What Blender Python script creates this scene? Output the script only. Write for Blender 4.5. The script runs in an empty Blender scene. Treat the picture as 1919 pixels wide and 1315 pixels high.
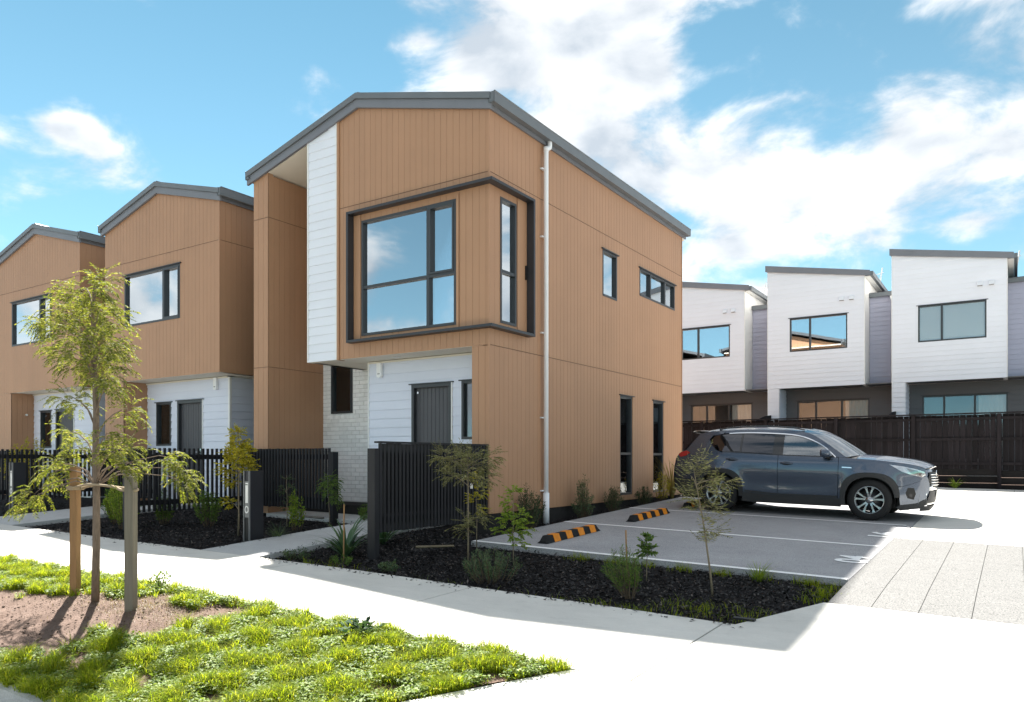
import bpy, bmesh, math, random
import numpy as np
from mathutils import Vector, Matrix
from mathutils.geometry import delaunay_2d_cdt

R = math.radians
rnd = random.Random(7)
nrg = np.random.default_rng(11)
scene = bpy.context.scene
COL = scene.collection

# ------------------------------------------------------------------ camera
CAM = (7.015, -9.99, 1.2)
HEAD = 33.37
cd = bpy.data.cameras.new("camera")
cam = bpy.data.objects.new("camera", cd)
COL.objects.link(cam)
cam.location = CAM
cam.rotation_euler = (R(90), 0, R(HEAD))
cd.sensor_width = 36.0
cd.lens = 1431.0 / 1919.0 * 36.0
cd.shift_y = 204.5 / 1919.0
cd.clip_start = 0.05
cd.clip_end = 3000
scene.camera = cam

# ------------------------------------------------------------------ light
SUN_EL = 47.0
SUN_AZ = 53.7            # degrees from +Y towards -X
world = bpy.data.worlds.new("World")
scene.world = world
world.use_nodes = True
world.cycles.sampling_method = 'MANUAL'
world.cycles.sample_map_resolution = 512
SKY_STRENGTH = 0.07
sd = bpy.data.lights.new("sun", 'SUN')
sd.energy = 4.2
sd.angle = R(0.9)
sd.color = (1.0, 0.95, 0.87)
sun = bpy.data.objects.new("sun", sd)
COL.objects.link(sun)
ldir = Vector((math.sin(R(SUN_AZ)) * math.cos(R(SUN_EL)), -math.cos(R(SUN_AZ)) * math.cos(R(SUN_EL)), -math.sin(R(SUN_EL))))
sun.rotation_euler = ldir.to_track_quat('-Z', 'Y').to_euler()
sun.location = (-20, 15, 30)
vs = scene.view_settings
vs.view_transform = 'Standard'
vs.look = 'None'
vs.exposure = 2.42
vs.gamma = 1.0
vs.use_curve_mapping = False
scene.cycles.max_bounces = 8
scene.cycles.diffuse_bounces = 4
scene.cycles.glossy_bounces = 4
scene.cycles.transparent_max_bounces = 6
scene.cycles.use_denoising = True
scene.cycles.caustics_reflective = False
scene.cycles.caustics_refractive = False


def build_world():
    nt = world.node_tree
    nt.nodes.clear()
    N, L = nt.nodes, nt.links

    def put(sock, v):
        if isinstance(v, (int, float)):
            sock.default_value = v
        else:
            L.new(v, sock)

    def M(op, a, b=None, c=None, clamp=False):
        n = N.new('ShaderNodeMath'); n.operation = op; n.use_clamp = clamp
        put(n.inputs[0], a)
        if b is not None: put(n.inputs[1], b)
        if c is not None: put(n.inputs[2], c)
        return n.outputs[0]

    tc = N.new('ShaderNodeTexCoord')
    d = tc.outputs['Generated']
    sky = N.new('ShaderNodeTexSky')
    sky.sky_type = 'NISHITA'
    sky.sun_disc = False
    sky.sun_elevation = R(SUN_EL)
    sky.sun_rotation = R(-SUN_AZ)
    sky.altitude = 0
    sky.air_density = 0.5
    sky.dust_density = 0.0
    sky.ozone_density = 6.0
    sep = N.new('ShaderNodeSeparateXYZ'); L.new(d, sep.inputs[0])
    x, y, z = sep.outputs
    h = R(HEAD)
    lat = M('ADD', M('MULTIPLY', x, math.cos(h)), M('MULTIPLY', y, math.sin(h)))
    fwd = M('ADD', M('MULTIPLY', x, -math.sin(h)), M('MULTIPLY', y, math.cos(h)))
    az = M('MULTIPLY', M('ARCTAN2', lat, fwd), 57.29578)
    el = M('MULTIPLY', M('ARCSINE', z), 57.29578)

    def noise(vec, scale, detail, rough, dist=0.0):
        n = N.new('ShaderNodeTexNoise')
        n.inputs['Scale'].default_value = scale
        n.inputs['Detail'].default_value = detail
        n.inputs['Roughness'].default_value = rough
        n.inputs['Distortion'].default_value = dist
        L.new(vec, n.inputs['Vector'])
        return n.outputs['Fac']

    mp = N.new('ShaderNodeMapping'); mp.inputs['Scale'].default_value = (1, 1, 1.7); L.new(d, mp.inputs['Vector'])
    mp2 = N.new('ShaderNodeMapping'); mp2.inputs['Scale'].default_value = (1, 1, 1.7)
    mp2.inputs['Location'].default_value = (-0.02, 0.015, 0.055); L.new(d, mp2.inputs['Vector'])
    n1 = noise(mp.outputs[0], 6.0, 7, 0.58, 0.25)
    n1b = noise(mp2.outputs[0], 6.0, 3, 0.5, 0.0)
    n1c = noise(mp.outputs[0], 6.0, 3, 0.5, 0.0)
    n2 = noise(mp.outputs[0], 2.6, 2, 0.5)
    # cloud masses: azimuth and elevation in degrees (from the street looking at the houses), half width, half height, weight
    blobs = [(-30.0, 20.6, 1.9, 1.05, 1.2), (-28.6, 19.9, 1.6, .8, .8),
             (0.5, 28.0, 10.0, 3.4, 1.05), (8.5, 26.2, 7.0, 3.6, 1.0), (-6.5, 28.6, 5.0, 2.0, .75), (5.0, 23.0, 9.0, 3.6, .9),
             (-13.5, 32.0, 4.5, 1.4, .6), (-14.0, 26.0, 2.6, 1.6, .6), (-12.5, 23.0, 2.2, 1.6, .5),
             (14.0, 20.0, 8.0, 3.6, 1.0), (20.0, 18.4, 7.5, 2.6, .95), (28.0, 20.0, 6.0, 4.2, 1.0), (33.0, 19.0, 6.0, 4.5, .9),
             (23.5, 16.4, 7.0, 1.6, .75), (31.0, 15.0, 4.0, 1.6, .75), (16.5, 14.9, 4.6, 1.9, .95), (18.5, 11.5, 3.2, 1.6, .7),
             (34.0, 28.4, 6.0, 2.2, .8), (22.0, 30.0, 3.0, .9, .3), (-99.8, 12.6, 3.6, 2.4, 1.0), (-83, 10.5, 9, 3.4, 1.0), (68, 12, 12, 5, 1.0)]
    # blue openings in the broken cloud field
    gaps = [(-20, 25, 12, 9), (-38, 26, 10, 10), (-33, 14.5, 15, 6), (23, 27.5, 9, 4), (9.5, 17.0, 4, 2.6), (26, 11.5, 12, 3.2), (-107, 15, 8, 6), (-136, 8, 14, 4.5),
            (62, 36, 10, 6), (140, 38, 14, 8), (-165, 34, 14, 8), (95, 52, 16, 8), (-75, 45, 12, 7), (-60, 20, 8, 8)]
    ae = N.new('ShaderNodeCombineXYZ'); L.new(az, ae.inputs[0]); L.new(el, ae.inputs[1])

    def field(lst, kf):
        tot = None
        for t in lst:
            a0, e0, rx, ry = t[:4]; w = t[4] if len(t) > 4 else 1.0
            k = 1 / kf
            bm_ = N.new('ShaderNodeMapping'); L.new(ae.outputs[0], bm_.inputs['Vector'])
            bm_.inputs['Scale'].default_value = (k / rx, k / ry, 0)
            bm_.inputs['Location'].default_value = (-a0 * k / rx, -e0 * k / ry, 0)
            gr = N.new('ShaderNodeTexGradient'); gr.gradient_type = 'QUADRATIC_SPHERE'; L.new(bm_.outputs[0], gr.inputs['Vector'])
            v = gr.outputs['Fac'] if w == 1.0 else M('MULTIPLY', gr.outputs['Fac'], w)
            tot = v if tot is None else M('MAXIMUM', tot, v)
        return tot
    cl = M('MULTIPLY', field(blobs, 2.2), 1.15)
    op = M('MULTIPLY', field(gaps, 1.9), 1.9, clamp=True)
    cover = M('MULTIPLY_ADD', op, -0.62, 0.62)  # general cover, made heavy out of view to add fill light
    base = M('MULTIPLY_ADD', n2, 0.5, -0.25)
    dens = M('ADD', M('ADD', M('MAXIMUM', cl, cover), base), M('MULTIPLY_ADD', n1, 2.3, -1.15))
    mr = N.new('ShaderNodeMapRange'); mr.interpolation_type = 'SMOOTHERSTEP'
    L.new(dens, mr.inputs['Value'])
    mr.inputs['From Min'].default_value = 0.20; mr.inputs['From Max'].default_value = 0.78
    up = M('MULTIPLY', z, 14.0, clamp=True)
    alpha = M('MULTIPLY', M('MULTIPLY', mr.outputs[0], 0.95), up)
    # the lit tops and the greyer bases of the clouds
    lit = M('MULTIPLY_ADD', M('SUBTRACT', n1, n1b), 3.6, 0.58, clamp=True)
    core = N.new('ShaderNodeMapRange'); L.new(dens, core.inputs['Value'])
    core.inputs['From Min'].default_value = .75; core.inputs['From Max'].default_value = 1.5
    core.inputs['To Min'].default_value = 0.0; core.inputs['To Max'].default_value = .30
    lit2 = M('SUBTRACT', lit, core.outputs[0], clamp=True)
    cr = N.new('ShaderNodeMix'); cr.data_type = 'RGBA'
    L.new(lit2, cr.inputs['Factor'])
    k = CLOUD_K
    cr.inputs['A'].default_value = (.52 * k, .575 * k, .64 * k, 1)
    cr.inputs['B'].default_value = (1.0 * k, 1.0 * k, 1.0 * k, 1)
    hs = N.new('ShaderNodeMix'); hs.data_type = 'RGBA'; hs.blend_type = 'MULTIPLY'
    hs.inputs['Factor'].default_value = 1.0
    L.new(sky.outputs[0], hs.inputs['A']); hs.inputs['B'].default_value = SKY_TINT
    veil = N.new('ShaderNodeMix'); veil.data_type = 'RGBA'
    low = M('SUBTRACT', 1.0, M('MULTIPLY', el, 1 / 45.0), clamp=True)
    L.new(M('MULTIPLY_ADD', M('MULTIPLY', low, low), 0.36, 0.06), veil.inputs['Factor'])
    L.new(hs.outputs['Result'], veil.inputs['A']); veil.inputs['B'].default_value = (.80 * k, .96 * k, 1.06 * k, 1)
    mx = N.new('ShaderNodeMix'); mx.data_type = 'RGBA'
    L.new(alpha, mx.inputs['Factor'])
    L.new(veil.outputs['Result'], mx.inputs['A']); L.new(cr.outputs['Result'], mx.inputs['B'])
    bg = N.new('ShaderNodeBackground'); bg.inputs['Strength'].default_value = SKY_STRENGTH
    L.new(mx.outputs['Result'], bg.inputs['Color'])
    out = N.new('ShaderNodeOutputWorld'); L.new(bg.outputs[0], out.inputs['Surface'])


CLOUD_K = 3.45
SKY_TINT = (0.54, 0.82, 0.56, 1)
build_world()


# ------------------------------------------------------------------ ground heights
def lin(v, pts):
    if v <= pts[0][0]: a, b = pts[0], pts[1]
    elif v >= pts[-1][0]: a, b = pts[-2], pts[-1]
    else:
        for a, b in zip(pts, pts[1:]):
            if a[0] <= v <= b[0]: break
    return a[1] + (b[1] - a[1]) * (v - a[0]) / (b[0] - a[0])


GY = [(-60, -.42), (-12, -.41), (-7.3, -.40), (-5.35, -.142), (-3.43, -.104), (-1.13, .034), (7, .335), (16, .515), (90, .6)]
GX = [(-90, .6), (-40, .58), (.475, 0), (5.6, -.128), (9, -.19), (90, -.3)]


def G(x, y):
    return lin(y, GY) + lin(x, GX)


# ------------------------------------------------------------------ materials
MATS = {}


def principled(name, color, rough=0.6, metal=0.0, spec=0.5, coat=0.0):
    m = bpy.data.materials.new(name); m.use_nodes = True
    b = m.node_tree.nodes['Principled BSDF']
    b.inputs['Base Color'].default_value = (*color, 1)
    b.inputs['Roughness'].default_value = rough
    b.inputs['Metallic'].default_value = metal
    b.inputs['Specular IOR Level'].default_value = spec
    b.inputs['Coat Weight'].default_value = coat
    MATS[name] = m
    return m, m.node_tree, b


def add_noise(nt, scale, detail=4, rough=.6, coord='Object', stretch=None):
    tc = nt.nodes.new('ShaderNodeTexCoord')
    n = nt.nodes.new('ShaderNodeTexNoise')
    n.inputs['Scale'].default_value = scale; n.inputs['Detail'].default_value = detail; n.inputs['Roughness'].default_value = rough
    src = tc.outputs[coord]
    if stretch:
        mp = nt.nodes.new('ShaderNodeMapping'); mp.inputs['Scale'].default_value = stretch
        nt.links.new(src, mp.inputs['Vector']); src = mp.outputs[0]
    nt.links.new(src, n.inputs['Vector'])
    return n


def ramp(nt, fac, stops):
    r = nt.nodes.new('ShaderNodeValToRGB')
    e = r.color_ramp.elements
    while len(e) < len(stops): e.new(.5)
    for k, (p, c) in enumerate(stops):
        e[k].position = p; e[k].color = (*c, 1)
    nt.links.new(fac, r.inputs['Fac'])
    return r.outputs['Color']


def mixc(nt, fac, a, b, mode='MIX'):
    m = nt.nodes.new('ShaderNodeMix'); m.data_type = 'RGBA'; m.blend_type = mode
    for s, v in (('Factor', fac), ('A', a), ('B', b)):
        if isinstance(v, (int, float)): m.inputs[s].default_value = v
        elif isinstance(v, tuple): m.inputs[s].default_value = (*v, 1)
        else: nt.links.new(v, m.inputs[s])
    return m.outputs['Result']


def bump(nt, b, height, strength=.3, dist=.01):
    bn = nt.nodes.new('ShaderNodeBump'); bn.inputs['Strength'].default_value = strength; bn.inputs['Distance'].default_value = dist
    nt.links.new(height, bn.inputs['Height']); nt.links.new(bn.outputs[0], b.inputs['Normal'])


def scale3(c, k):
    return tuple(v * k for v in c)


def noisy(name, color, var=.15, scale=3.0, rough=.6, spec=.4, bscale=None, bstr=.2, bdist=.004, stretch=None, detail=5, metal=0.0, objvar=0.0):
    m, nt, b = principled(name, color, rough, metal, spec)
    n = add_noise(nt, scale, detail, stretch=stretch)
    col = ramp(nt, n.outputs['Fac'], [(.3, scale3(color, 1 - var)), (.7, scale3(color, 1 + var))])
    if objvar:
        oi = nt.nodes.new('ShaderNodeObjectInfo')
        v = ramp(nt, oi.outputs['Random'], [(0, (1 - objvar,) * 3), (1, (1 + objvar,) * 3)])
        col = mixc(nt, 1.0, col, v, 'MULTIPLY')
    nt.links.new(col, b.inputs['Base Color'])
    if bscale:
        n2 = add_noise(nt, bscale, 6, stretch=stretch)
        bump(nt, b, n2.outputs['Fac'], bstr, bdist)
    return m


noisy('brown_clad', (.42, .236, .138), .05, .9, .5, .35, 220, .12, .001, objvar=.018)
noisy('brown_joint', (.20, .115, .07), .05, .9, .6, .3)
noisy('brown_trim', (.42, .236, .138), .03, .9, .5, .35)
noisy('white_board', (.77, .80, .87), .02, 1.2, .45, .4, 160, .06, .001, objvar=.015)
noisy('grey_board', (.70, .74, .85), .03, 1.2, .5, .4, objvar=.02)
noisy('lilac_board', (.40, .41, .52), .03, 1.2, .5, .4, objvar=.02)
noisy('dim_board', (.13, .13, .138), .04, 1.2, .55, .35, objvar=.03)
noisy('white_trim', (.80, .80, .79), .02, 2, .4, .4)
noisy('cream_soffit', (.72, .68, .60), .02, 1.5, .6, .3)
noisy('fascia_grey', (.17, .18, .205), .06, 2, .42, .5)
noisy('gutter_grey', (.135, .15, .165), .06, 2, .4, .5)
noisy('roof_metal', (.10, .11, .125), .08, 2, .45, .5)
noisy('charcoal', (.030, .031, .037), .08, 4, .42, .5)
noisy('joinery', (.038, .042, .048), .06, 5, .38, .5)
noisy('door_grey', (.085, .085, .095), .06, 3, .5, .4)
noisy('black_slat', (.012, .012, .015), .2, 3, .6, .3, 90, .25, .002, stretch=(6, 6, .6), objvar=.2)
noisy('black_paling', (.0125, .0105, .0125), .35, 2.2, .85, .2, 60, .5, .004, stretch=(8, 8, .5), objvar=.35)
noisy('black_box', (.020, .021, .026), .1, 4, .45, .4)
noisy('plate_grey', (.16, .16, .165), .08, 6, .4, .5)
noisy('plate_white', (.75, .74, .72), .04, 6, .5, .4)
noisy('pipe_white', (.86, .87, .90), .02, 3, .35, .5)
noisy('chrome', (.75, .76, .78), .03, 8, .12, .5, metal=1.0)
noisy('rubber', (.018, .018, .019), .2, 20, .85, .2)
noisy('tyre', (.017, .017, .018), .15, 30, .8, .25)
noisy('stop_yellow', (.72, .235, .015), .12, 14, .6, .3)
noisy('trunk_bark', (.19, .145, .112), .3, 30, .9, .1, 70, .5, .004, stretch=(1, 1, .3))
noisy('stem_pale', (.20, .165, .115), .2, 30, .9, .1)
noisy('stem_dark', (.12, .09, .06), .2, 30, .9, .1)
noisy('stake_tan', (.30, .175, .085), .14, 6, .8, .15, 80, .4, .003, stretch=(8, 8, .4))
noisy('stake_grey', (.20, .175, .14), .14, 6, .85, .15, 80, .4, .003, stretch=(8, 8, .4))
noisy('tie_band', (.34, .27, .19), .12, 20, .9, .1)
noisy('interior_grey', (.16, .165, .18), .1, 1, .9, .1)
noisy('curtain', (.70, .69, .66), .05, 2, .9, .1)
noisy('blind', (.88, .91, .93), .02, 2, .9, .1)
noisy('retaining', (.013, .012, .012), .3, 2, .85, .2, 50, .5, .004, stretch=(.5, 8, 8), objvar=.25)
noisy('paint_white', (.88, .88, .88), .06, 26, .6, .3)
noisy('paper', (.8, .8, .78), .03, 6, .8, .2)
noisy('timber_edge', (.16, .145, .13), .25, 5, .9, .1)


def brick_mat():
    m = noisy('brick_white', (.90, .895, .89), .06, 14, .7, .3, 60, .5, .004, objvar=.07)
    noisy('foundation_dark', (.03, .028, .028), .2, 8, .9, .1)
    noisy('mortar', (.62, .61, .60), .1, 30, .9, .1)


brick_mat()


def concrete(name, color, speck=0.10, spscale=140, blot=.08, objvar=.03, bstr=.25):
    m, nt, b = principled(name, color, .85, 0, .25)
    n = add_noise(nt, .8, 6, .65)
    c1 = ramp(nt, n.outputs['Fac'], [(.25, scale3(color, 1 - blot)), (.75, scale3(color, 1 + blot))])
    n2 = add_noise(nt, spscale, 3, .7)
    c2 = ramp(nt, n2.outputs['Fac'], [(.32, (1 - speck * 2,) * 3), (.5, (1, 1, 1)), (.7, (1 + speck,) * 3)])
    c = mixc(nt, 1.0, c1, c2, 'MULTIPLY')
    n3 = add_noise(nt, 3.2, 8, .72, stretch=(1, 2.2, 1))
    c3 = ramp(nt, n3.outputs['Fac'], [(.28, (.84,) * 3), (.42, (.97,) * 3), (.7, (1.03,) * 3)])
    c = mixc(nt, 1.0, c, c3, 'MULTIPLY')
    oi = nt.nodes.new('ShaderNodeObjectInfo')
    v = ramp(nt, oi.outputs['Random'], [(0, (1 - objvar,) * 3), (1, (1 + objvar,) * 3)])
    c = mixc(nt, 1.0, c, v, 'MULTIPLY')
    nt.links.new(c, b.inputs['Base Color'])
    bump(nt, b, n2.outputs['Fac'], bstr, .003)
    return m


concrete('concrete', (.62, .605, .565), .07, 160, .13)
concrete('path_concrete', (.47, .475, .475), .14, 110, .12)
concrete('aggregate', (.150, .151, .150), .40, 75, .06, .02, .6)
concrete('parking', (.35, .35, .362), .34, 110, .15, 0, .7)
concrete('asphalt', (.16, .16, .16), .3, 120, .1, 0, .6)  # unseen road surface, lightened to bounce sunlight onto the shaded fronts
concrete('kerb', (.40, .40, .39), .12, 90, .12)
concrete('slab_edge', (.46, .455, .45), .05, 120)


def soil_mat():
    m, nt, b = principled('soil', (.19, .135, .11), .95, 0, .1)
    n = add_noise(nt, 5, 8, .7); n2 = add_noise(nt, 60, 6, .7)
    c = ramp(nt, n.outputs['Fac'], [(.3, (.125, .085, .068)), (.7, (.19, .138, .115))])
    c2 = ramp(nt, n2.outputs['Fac'], [(.3, (.72,) * 3), (.6, (1.12,) * 3)])
    nt.links.new(mixc(nt, 1.0, c, c2, 'MULTIPLY'), b.inputs['Base Color'])
    bump(nt, b, n2.outputs['Fac'], .9, .02)
    m, nt, b = principled('mulch', (.012, .011, .012), .9, 0, .15)
    n = add_noise(nt, 40, 6, .7)
    nt.links.new(ramp(nt, n.outputs['Fac'], [(.3, (.006, .005, .006)), (.7, (.022, .02, .021))]), b.inputs['Base Color'])
    bump(nt, b, n.outputs['Fac'], 1.0, .03)
    m, nt, b = principled('mulch_chip', (.016, .015, .017), .7, 0, .35)
    g = nt.nodes.new('ShaderNodeNewGeometry')
    nt.links.new(ramp(nt, g.outputs['Random Per Island'], [(0, (.005, .0045, .005)), (.6, (.020, .019, .021)), (.9, (.055, .050, .048)), (1, (.15, .125, .11))]), b.inputs['Base Color'])
    m, nt, b = principled('clod', (.17, .12, .10), .95, 0, .1)
    g = nt.nodes.new('ShaderNodeNewGeometry')
    nt.links.new(ramp(nt, g.outputs['Random Per Island'], [(0, (.07, .05, .04)), (1, (.19, .14, .115))]), b.inputs['Base Color'])


soil_mat()


def leaf_mat(name, c0, c1, trans=.35, rough=.5, c2=None):
    m = bpy.data.materials.new(name); m.use_nodes = True
    nt = m.node_tree; nt.nodes.clear()
    out = nt.nodes.new('ShaderNodeOutputMaterial')
    g = nt.nodes.new('ShaderNodeNewGeometry')
    stops = [(0, c0), (1, c1)] if c2 is None else [(0, c0), (.7, c1), (1, c2)]
    col = ramp(nt, g.outputs['Random Per Island'], stops)
    p = nt.nodes.new('ShaderNodeBsdfPrincipled'); p.inputs['Roughness'].default_value = rough
    p.inputs['Specular IOR Level'].default_value = .18
    t = nt.nodes.new('ShaderNodeBsdfTranslucent')
    nt.links.new(col, p.inputs['Base Color'])
    tcol = mixc(nt, 1.0, col, (1.35, 1.25, .55), 'MULTIPLY')
    nt.links.new(tcol, t.inputs['Color'])
    mx = nt.nodes.new('ShaderNodeMixShader'); mx.inputs[0].default_value = trans
    nt.links.new(p.outputs[0], mx.inputs[1]); nt.links.new(t.outputs[0], mx.inputs[2])
    nt.links.new(mx.outputs[0], out.inputs['Surface'])
    MATS[name] = m


leaf_mat('leaf_street', (.065, .095, .020), (.17, .20, .04), .5, .7, (.26, .26, .11))
leaf_mat('leaf_yellow', (.28, .28, .03), (.52, .44, .05), .4)
leaf_mat('leaf_mid', (.05, .11, .025), (.16, .25, .05), .35)
leaf_mat('leaf_bright', (.10, .19, .025), (.30, .38, .06), .4)
leaf_mat('leaf_dark', (.03, .055, .03), (.085, .125, .06), .25)
leaf_mat('leaf_olive', (.08, .09, .035), (.23, .23, .10), .3, .6, (.38, .36, .20))
leaf_mat('leaf_blue', (.05, .09, .05), (.15, .21, .115), .3)
leaf_mat('leaf_flax', (.03, .08, .04), (.12, .20, .10), .25, .35)
leaf_mat('leaf_gold', (.22, .17, .05), (.42, .34, .14), .35)
leaf_mat('grass_blade', (.11, .19, .012), (.30, .38, .022), .6, .7, (.38, .38, .06))
leaf_mat('weed_leaf', (.07, .13, .025), (.17, .25, .06), .35, .6, (.30, .35, .18))
leaf_mat('grass_dry', (.11, .085, .04), (.19, .16, .08), .3)
leaf_mat('cabbage_leaf', (.02, .05, .035), (.06, .11, .06), .25, .8)


def glass_mat(name, tint, base=.40, trans=(.95, .975, .98)):
    m = bpy.data.materials.new(name); m.use_nodes = True
    nt = m.node_tree; nt.nodes.clear()
    out = nt.nodes.new('ShaderNodeOutputMaterial')
    gl = nt.nodes.new('ShaderNodeBsdfGlossy'); gl.inputs['Roughness'].default_value = .015
    gl.inputs['Color'].default_value = (*tint, 1)
    tr = nt.nodes.new('ShaderNodeBsdfTransparent'); tr.inputs['Color'].default_value = (*trans, 1)
    fr = nt.nodes.new('ShaderNodeFresnel'); fr.inputs['IOR'].default_value = 1.5
    f = nt.nodes.new('ShaderNodeMath'); f.operation = 'MULTIPLY_ADD'; f.use_clamp = True
    nt.links.new(fr.outputs[0], f.inputs[0]); f.inputs[1].default_value = 1.0; f.inputs[2].default_value = base
    n = add_noise(nt, .7, 2, .5)
    bn = nt.nodes.new('ShaderNodeBump'); bn.inputs['Strength'].default_value = .05; bn.inputs['Distance'].default_value = .02
    nt.links.new(n.outputs['Fac'], bn.inputs['Height']); nt.links.new(bn.outputs[0], gl.inputs['Normal'])
    mx = nt.nodes.new('ShaderNodeMixShader')
    nt.links.new(f.outputs[0], mx.inputs[0]); nt.links.new(tr.outputs[0], mx.inputs[1]); nt.links.new(gl.outputs[0], mx.inputs[2])
    nt.links.new(mx.outputs[0], out.inputs['Surface'])
    MATS[name] = m


glass_mat('glass', (.90, .96, 1.0), .58)
glass_mat('glass_mid', (.80, .86, .92), .06)
glass_mat('glass_clear', (.9, .95, 1.0), .05)
glass_mat('car_glass', (.9, .95, 1.0), .20, (.30, .36, .36))
glass_mat('car_glass_dark', (.8, .82, .9), .06, (.03, .03, .035))
glass_mat('lamp_glass', (.95, .97, 1.0), .15, (.85, .88, .9))


def car_paint():
    m, nt, b = principled('car_paint', (.055, .072, .105), .26, .55, .5, 1.0)
    b.inputs['Coat Roughness'].default_value = .03
    n = add_noise(nt, 900, 2, .5)
    nt.links.new(ramp(nt, n.outputs['Fac'], [(.4, (.046, .064, .098)), (.7, (.085, .110, .155))]), b.inputs['Base Color'])
    principled('car_plastic', (.028, .029, .031), .6, 0, .35)
    principled('car_black', (.006, .006, .007), .5, 0, .4)
    principled('car_gloss_black', (.008, .008, .010), .12, 0, .5, .6)
    m, nt, b = principled('tail_red', (.35, .008, .012), .15, 0, .5, .8)
    principled('rim_metal', (.36, .37, .39), .25, 1.0, .5)
    principled('rim_dark', (.05, .05, .055), .4, .6, .5)
    principled('lamp_inner', (.55, .57, .6), .2, .8, .5)
    principled('badge_silver', (.8, .8, .82), .2, 1.0, .5)
    principled('seat_fabric', (.03, .03, .032), .9, 0, .2)


car_paint()


# ------------------------------------------------------------------ helpers
def link_mesh(name, me, mat, parent=None):
    o = bpy.data.objects.new(name, me)
    COL.objects.link(o)
    if mat is not None and not me.materials:
        me.materials.append(MATS[mat] if isinstance(mat, str) else mat)
    if parent is not None:
        set_parent(o, parent)
    return o


PINV = {}


def set_parent(o, p):
    o.parent = p
    key = p.name
    if key not in PINV:
        # world matrix built from plain transforms up the chain
        mw = Matrix.Identity(4); q = p; chain = []
        while q is not None:
            chain.append(q); q = q.parent
        for q in reversed(chain):
            mw = mw @ q.matrix_parent_inverse @ q.matrix_basis
        PINV[key] = mw.inverted()
    o.matrix_parent_inverse = PINV[key]


def empty(name, loc=(0, 0, 0), rot=(0, 0, 0)):
    o = bpy.data.objects.new(name, None)
    COL.objects.link(o)
    o.location = loc; o.rotation_euler = rot
    o.empty_display_size = .2
    return o


def tag(o, label=None, cat=None, group=None, kind=None):
    if label: o['label'] = label
    if cat: o['category'] = cat
    if group: o['group'] = group
    if kind: o['kind'] = kind
    return o


class MB:
    def __init__(s):
        s.v = []; s.f = []

    def add(s, verts, faces):
        b = len(s.v)
        s.v += [tuple(p) for p in verts]
        s.f += [tuple(i + b for i in f) for f in faces]
        return s

    def box(s, x0, x1, y0, y1, z0, z1):
        v = [(x, y, z) for z in (z0, z1) for y in (y0, y1) for x in (x0, x1)]
        return s.add(v, [(0, 2, 3, 1), (4, 5, 7, 6), (0, 1, 5, 4), (2, 6, 7, 3), (0, 4, 6, 2), (1, 3, 7, 5)])

    def hexa(s, p):
        return s.add(p, [(0, 2, 3, 1), (4, 5, 7, 6), (0, 1, 5, 4), (2, 6, 7, 3), (0, 4, 6, 2), (1, 3, 7, 5)])

    def prism(s, poly, off):
        n = len(poly); off = Vector(off)
        a = [Vector(p) for p in poly]; b = [p + off for p in a]
        return s.add(a + b, [tuple(range(n))[::-1], tuple(range(n, 2 * n))] + [(i, (i + 1) % n, n + (i + 1) % n, n + i) for i in range(n)])

    def tube(s, pts, rad, n=8, caps=True):
        pts = [Vector(p) for p in pts]
        if isinstance(rad, (int, float)): rad = [rad] * len(pts)
        rings = []
        up = None
        for i, p in enumerate(pts):
            t = (pts[min(i + 1, len(pts) - 1)] - pts[max(i - 1, 0)]).normalized()
            if up is None or abs(t.dot(up)) > .95:
                up = Vector((0, 0, 1)) if abs(t.z) < .9 else Vector((1, 0, 0))
            a = t.cross(up).normalized(); b = a.cross(t).normalized(); up = b
            rings.append([p + (a * math.cos(2 * math.pi * k / n) + b * math.sin(2 * math.pi * k / n)) * rad[i] for k in range(n)])
        base = len(s.v)
        for r in rings: s.v += [tuple(q) for q in r]
        for i in range(len(rings) - 1):
            for k in range(n):
                s.f.append((base + i * n + k, base + i * n + (k + 1) % n, base + (i + 1) * n + (k + 1) % n, base + (i + 1) * n + k))
        if caps:
            s.f.append(tuple(base + k for k in range(n))[::-1])
            s.f.append(tuple(base + (len(rings) - 1) * n + k for k in range(n)))
        return s

    def lathe_y(s, prof, n=32, c=(0, 0, 0)):
        # profile of (radius, y) turned about the y axis
        b = len(s.v); m = len(prof)
        for k in range(n):
            a = 2 * math.pi * k / n
            for r, y in prof:
                s.v.append((c[0] + r * math.cos(a), c[1] + y, c[2] + r * math.sin(a)))
        for k in range(n):
            for i in range(m - 1):
                s.f.append((b + k * m + i, b + ((k + 1) % n) * m + i, b + ((k + 1) % n) * m + i + 1, b + k * m + i + 1))
        return s

    def build(s, name, mat, parent=None, smooth=False, fix=False):
        me = bpy.data.meshes.new(name)
        me.from_pydata(s.v, [], s.f)
        if fix:
            bm = bmesh.new(); bm.from_mesh(me)
            bmesh.ops.recalc_face_normals(bm, faces=bm.faces); bm.to_mesh(me); bm.free()
        if smooth:
            me.polygons.foreach_set('use_smooth', [True] * len(me.polygons))
        me.update()
        return link_mesh(name, me, mat, parent)


def np_mesh(name, V, F, mat, parent=None, smooth=False):
    """V (n,3) array, F (m,4) quads"""
    me = bpy.data.meshes.new(name)
    V = np.asarray(V, dtype=np.float32); F = np.asarray(F, dtype=np.int32)
    k = F.shape[1]
    me.vertices.add(len(V)); me.vertices.foreach_set('co', V.ravel())
    me.loops.add(F.size); me.loops.foreach_set('vertex_index', F.ravel())
    me.polygons.add(len(F)); me.polygons.foreach_set('loop_start', np.arange(0, F.size, k, dtype=np.int32))
    me.polygons.foreach_set('loop_total', np.full(len(F), k, dtype=np.int32))
    if smooth: me.polygons.foreach_set('use_smooth', np.ones(len(F), dtype=bool))
    me.update(calc_edges=True); me.validate()
    return link_mesh(name, me, mat, parent)


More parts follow.
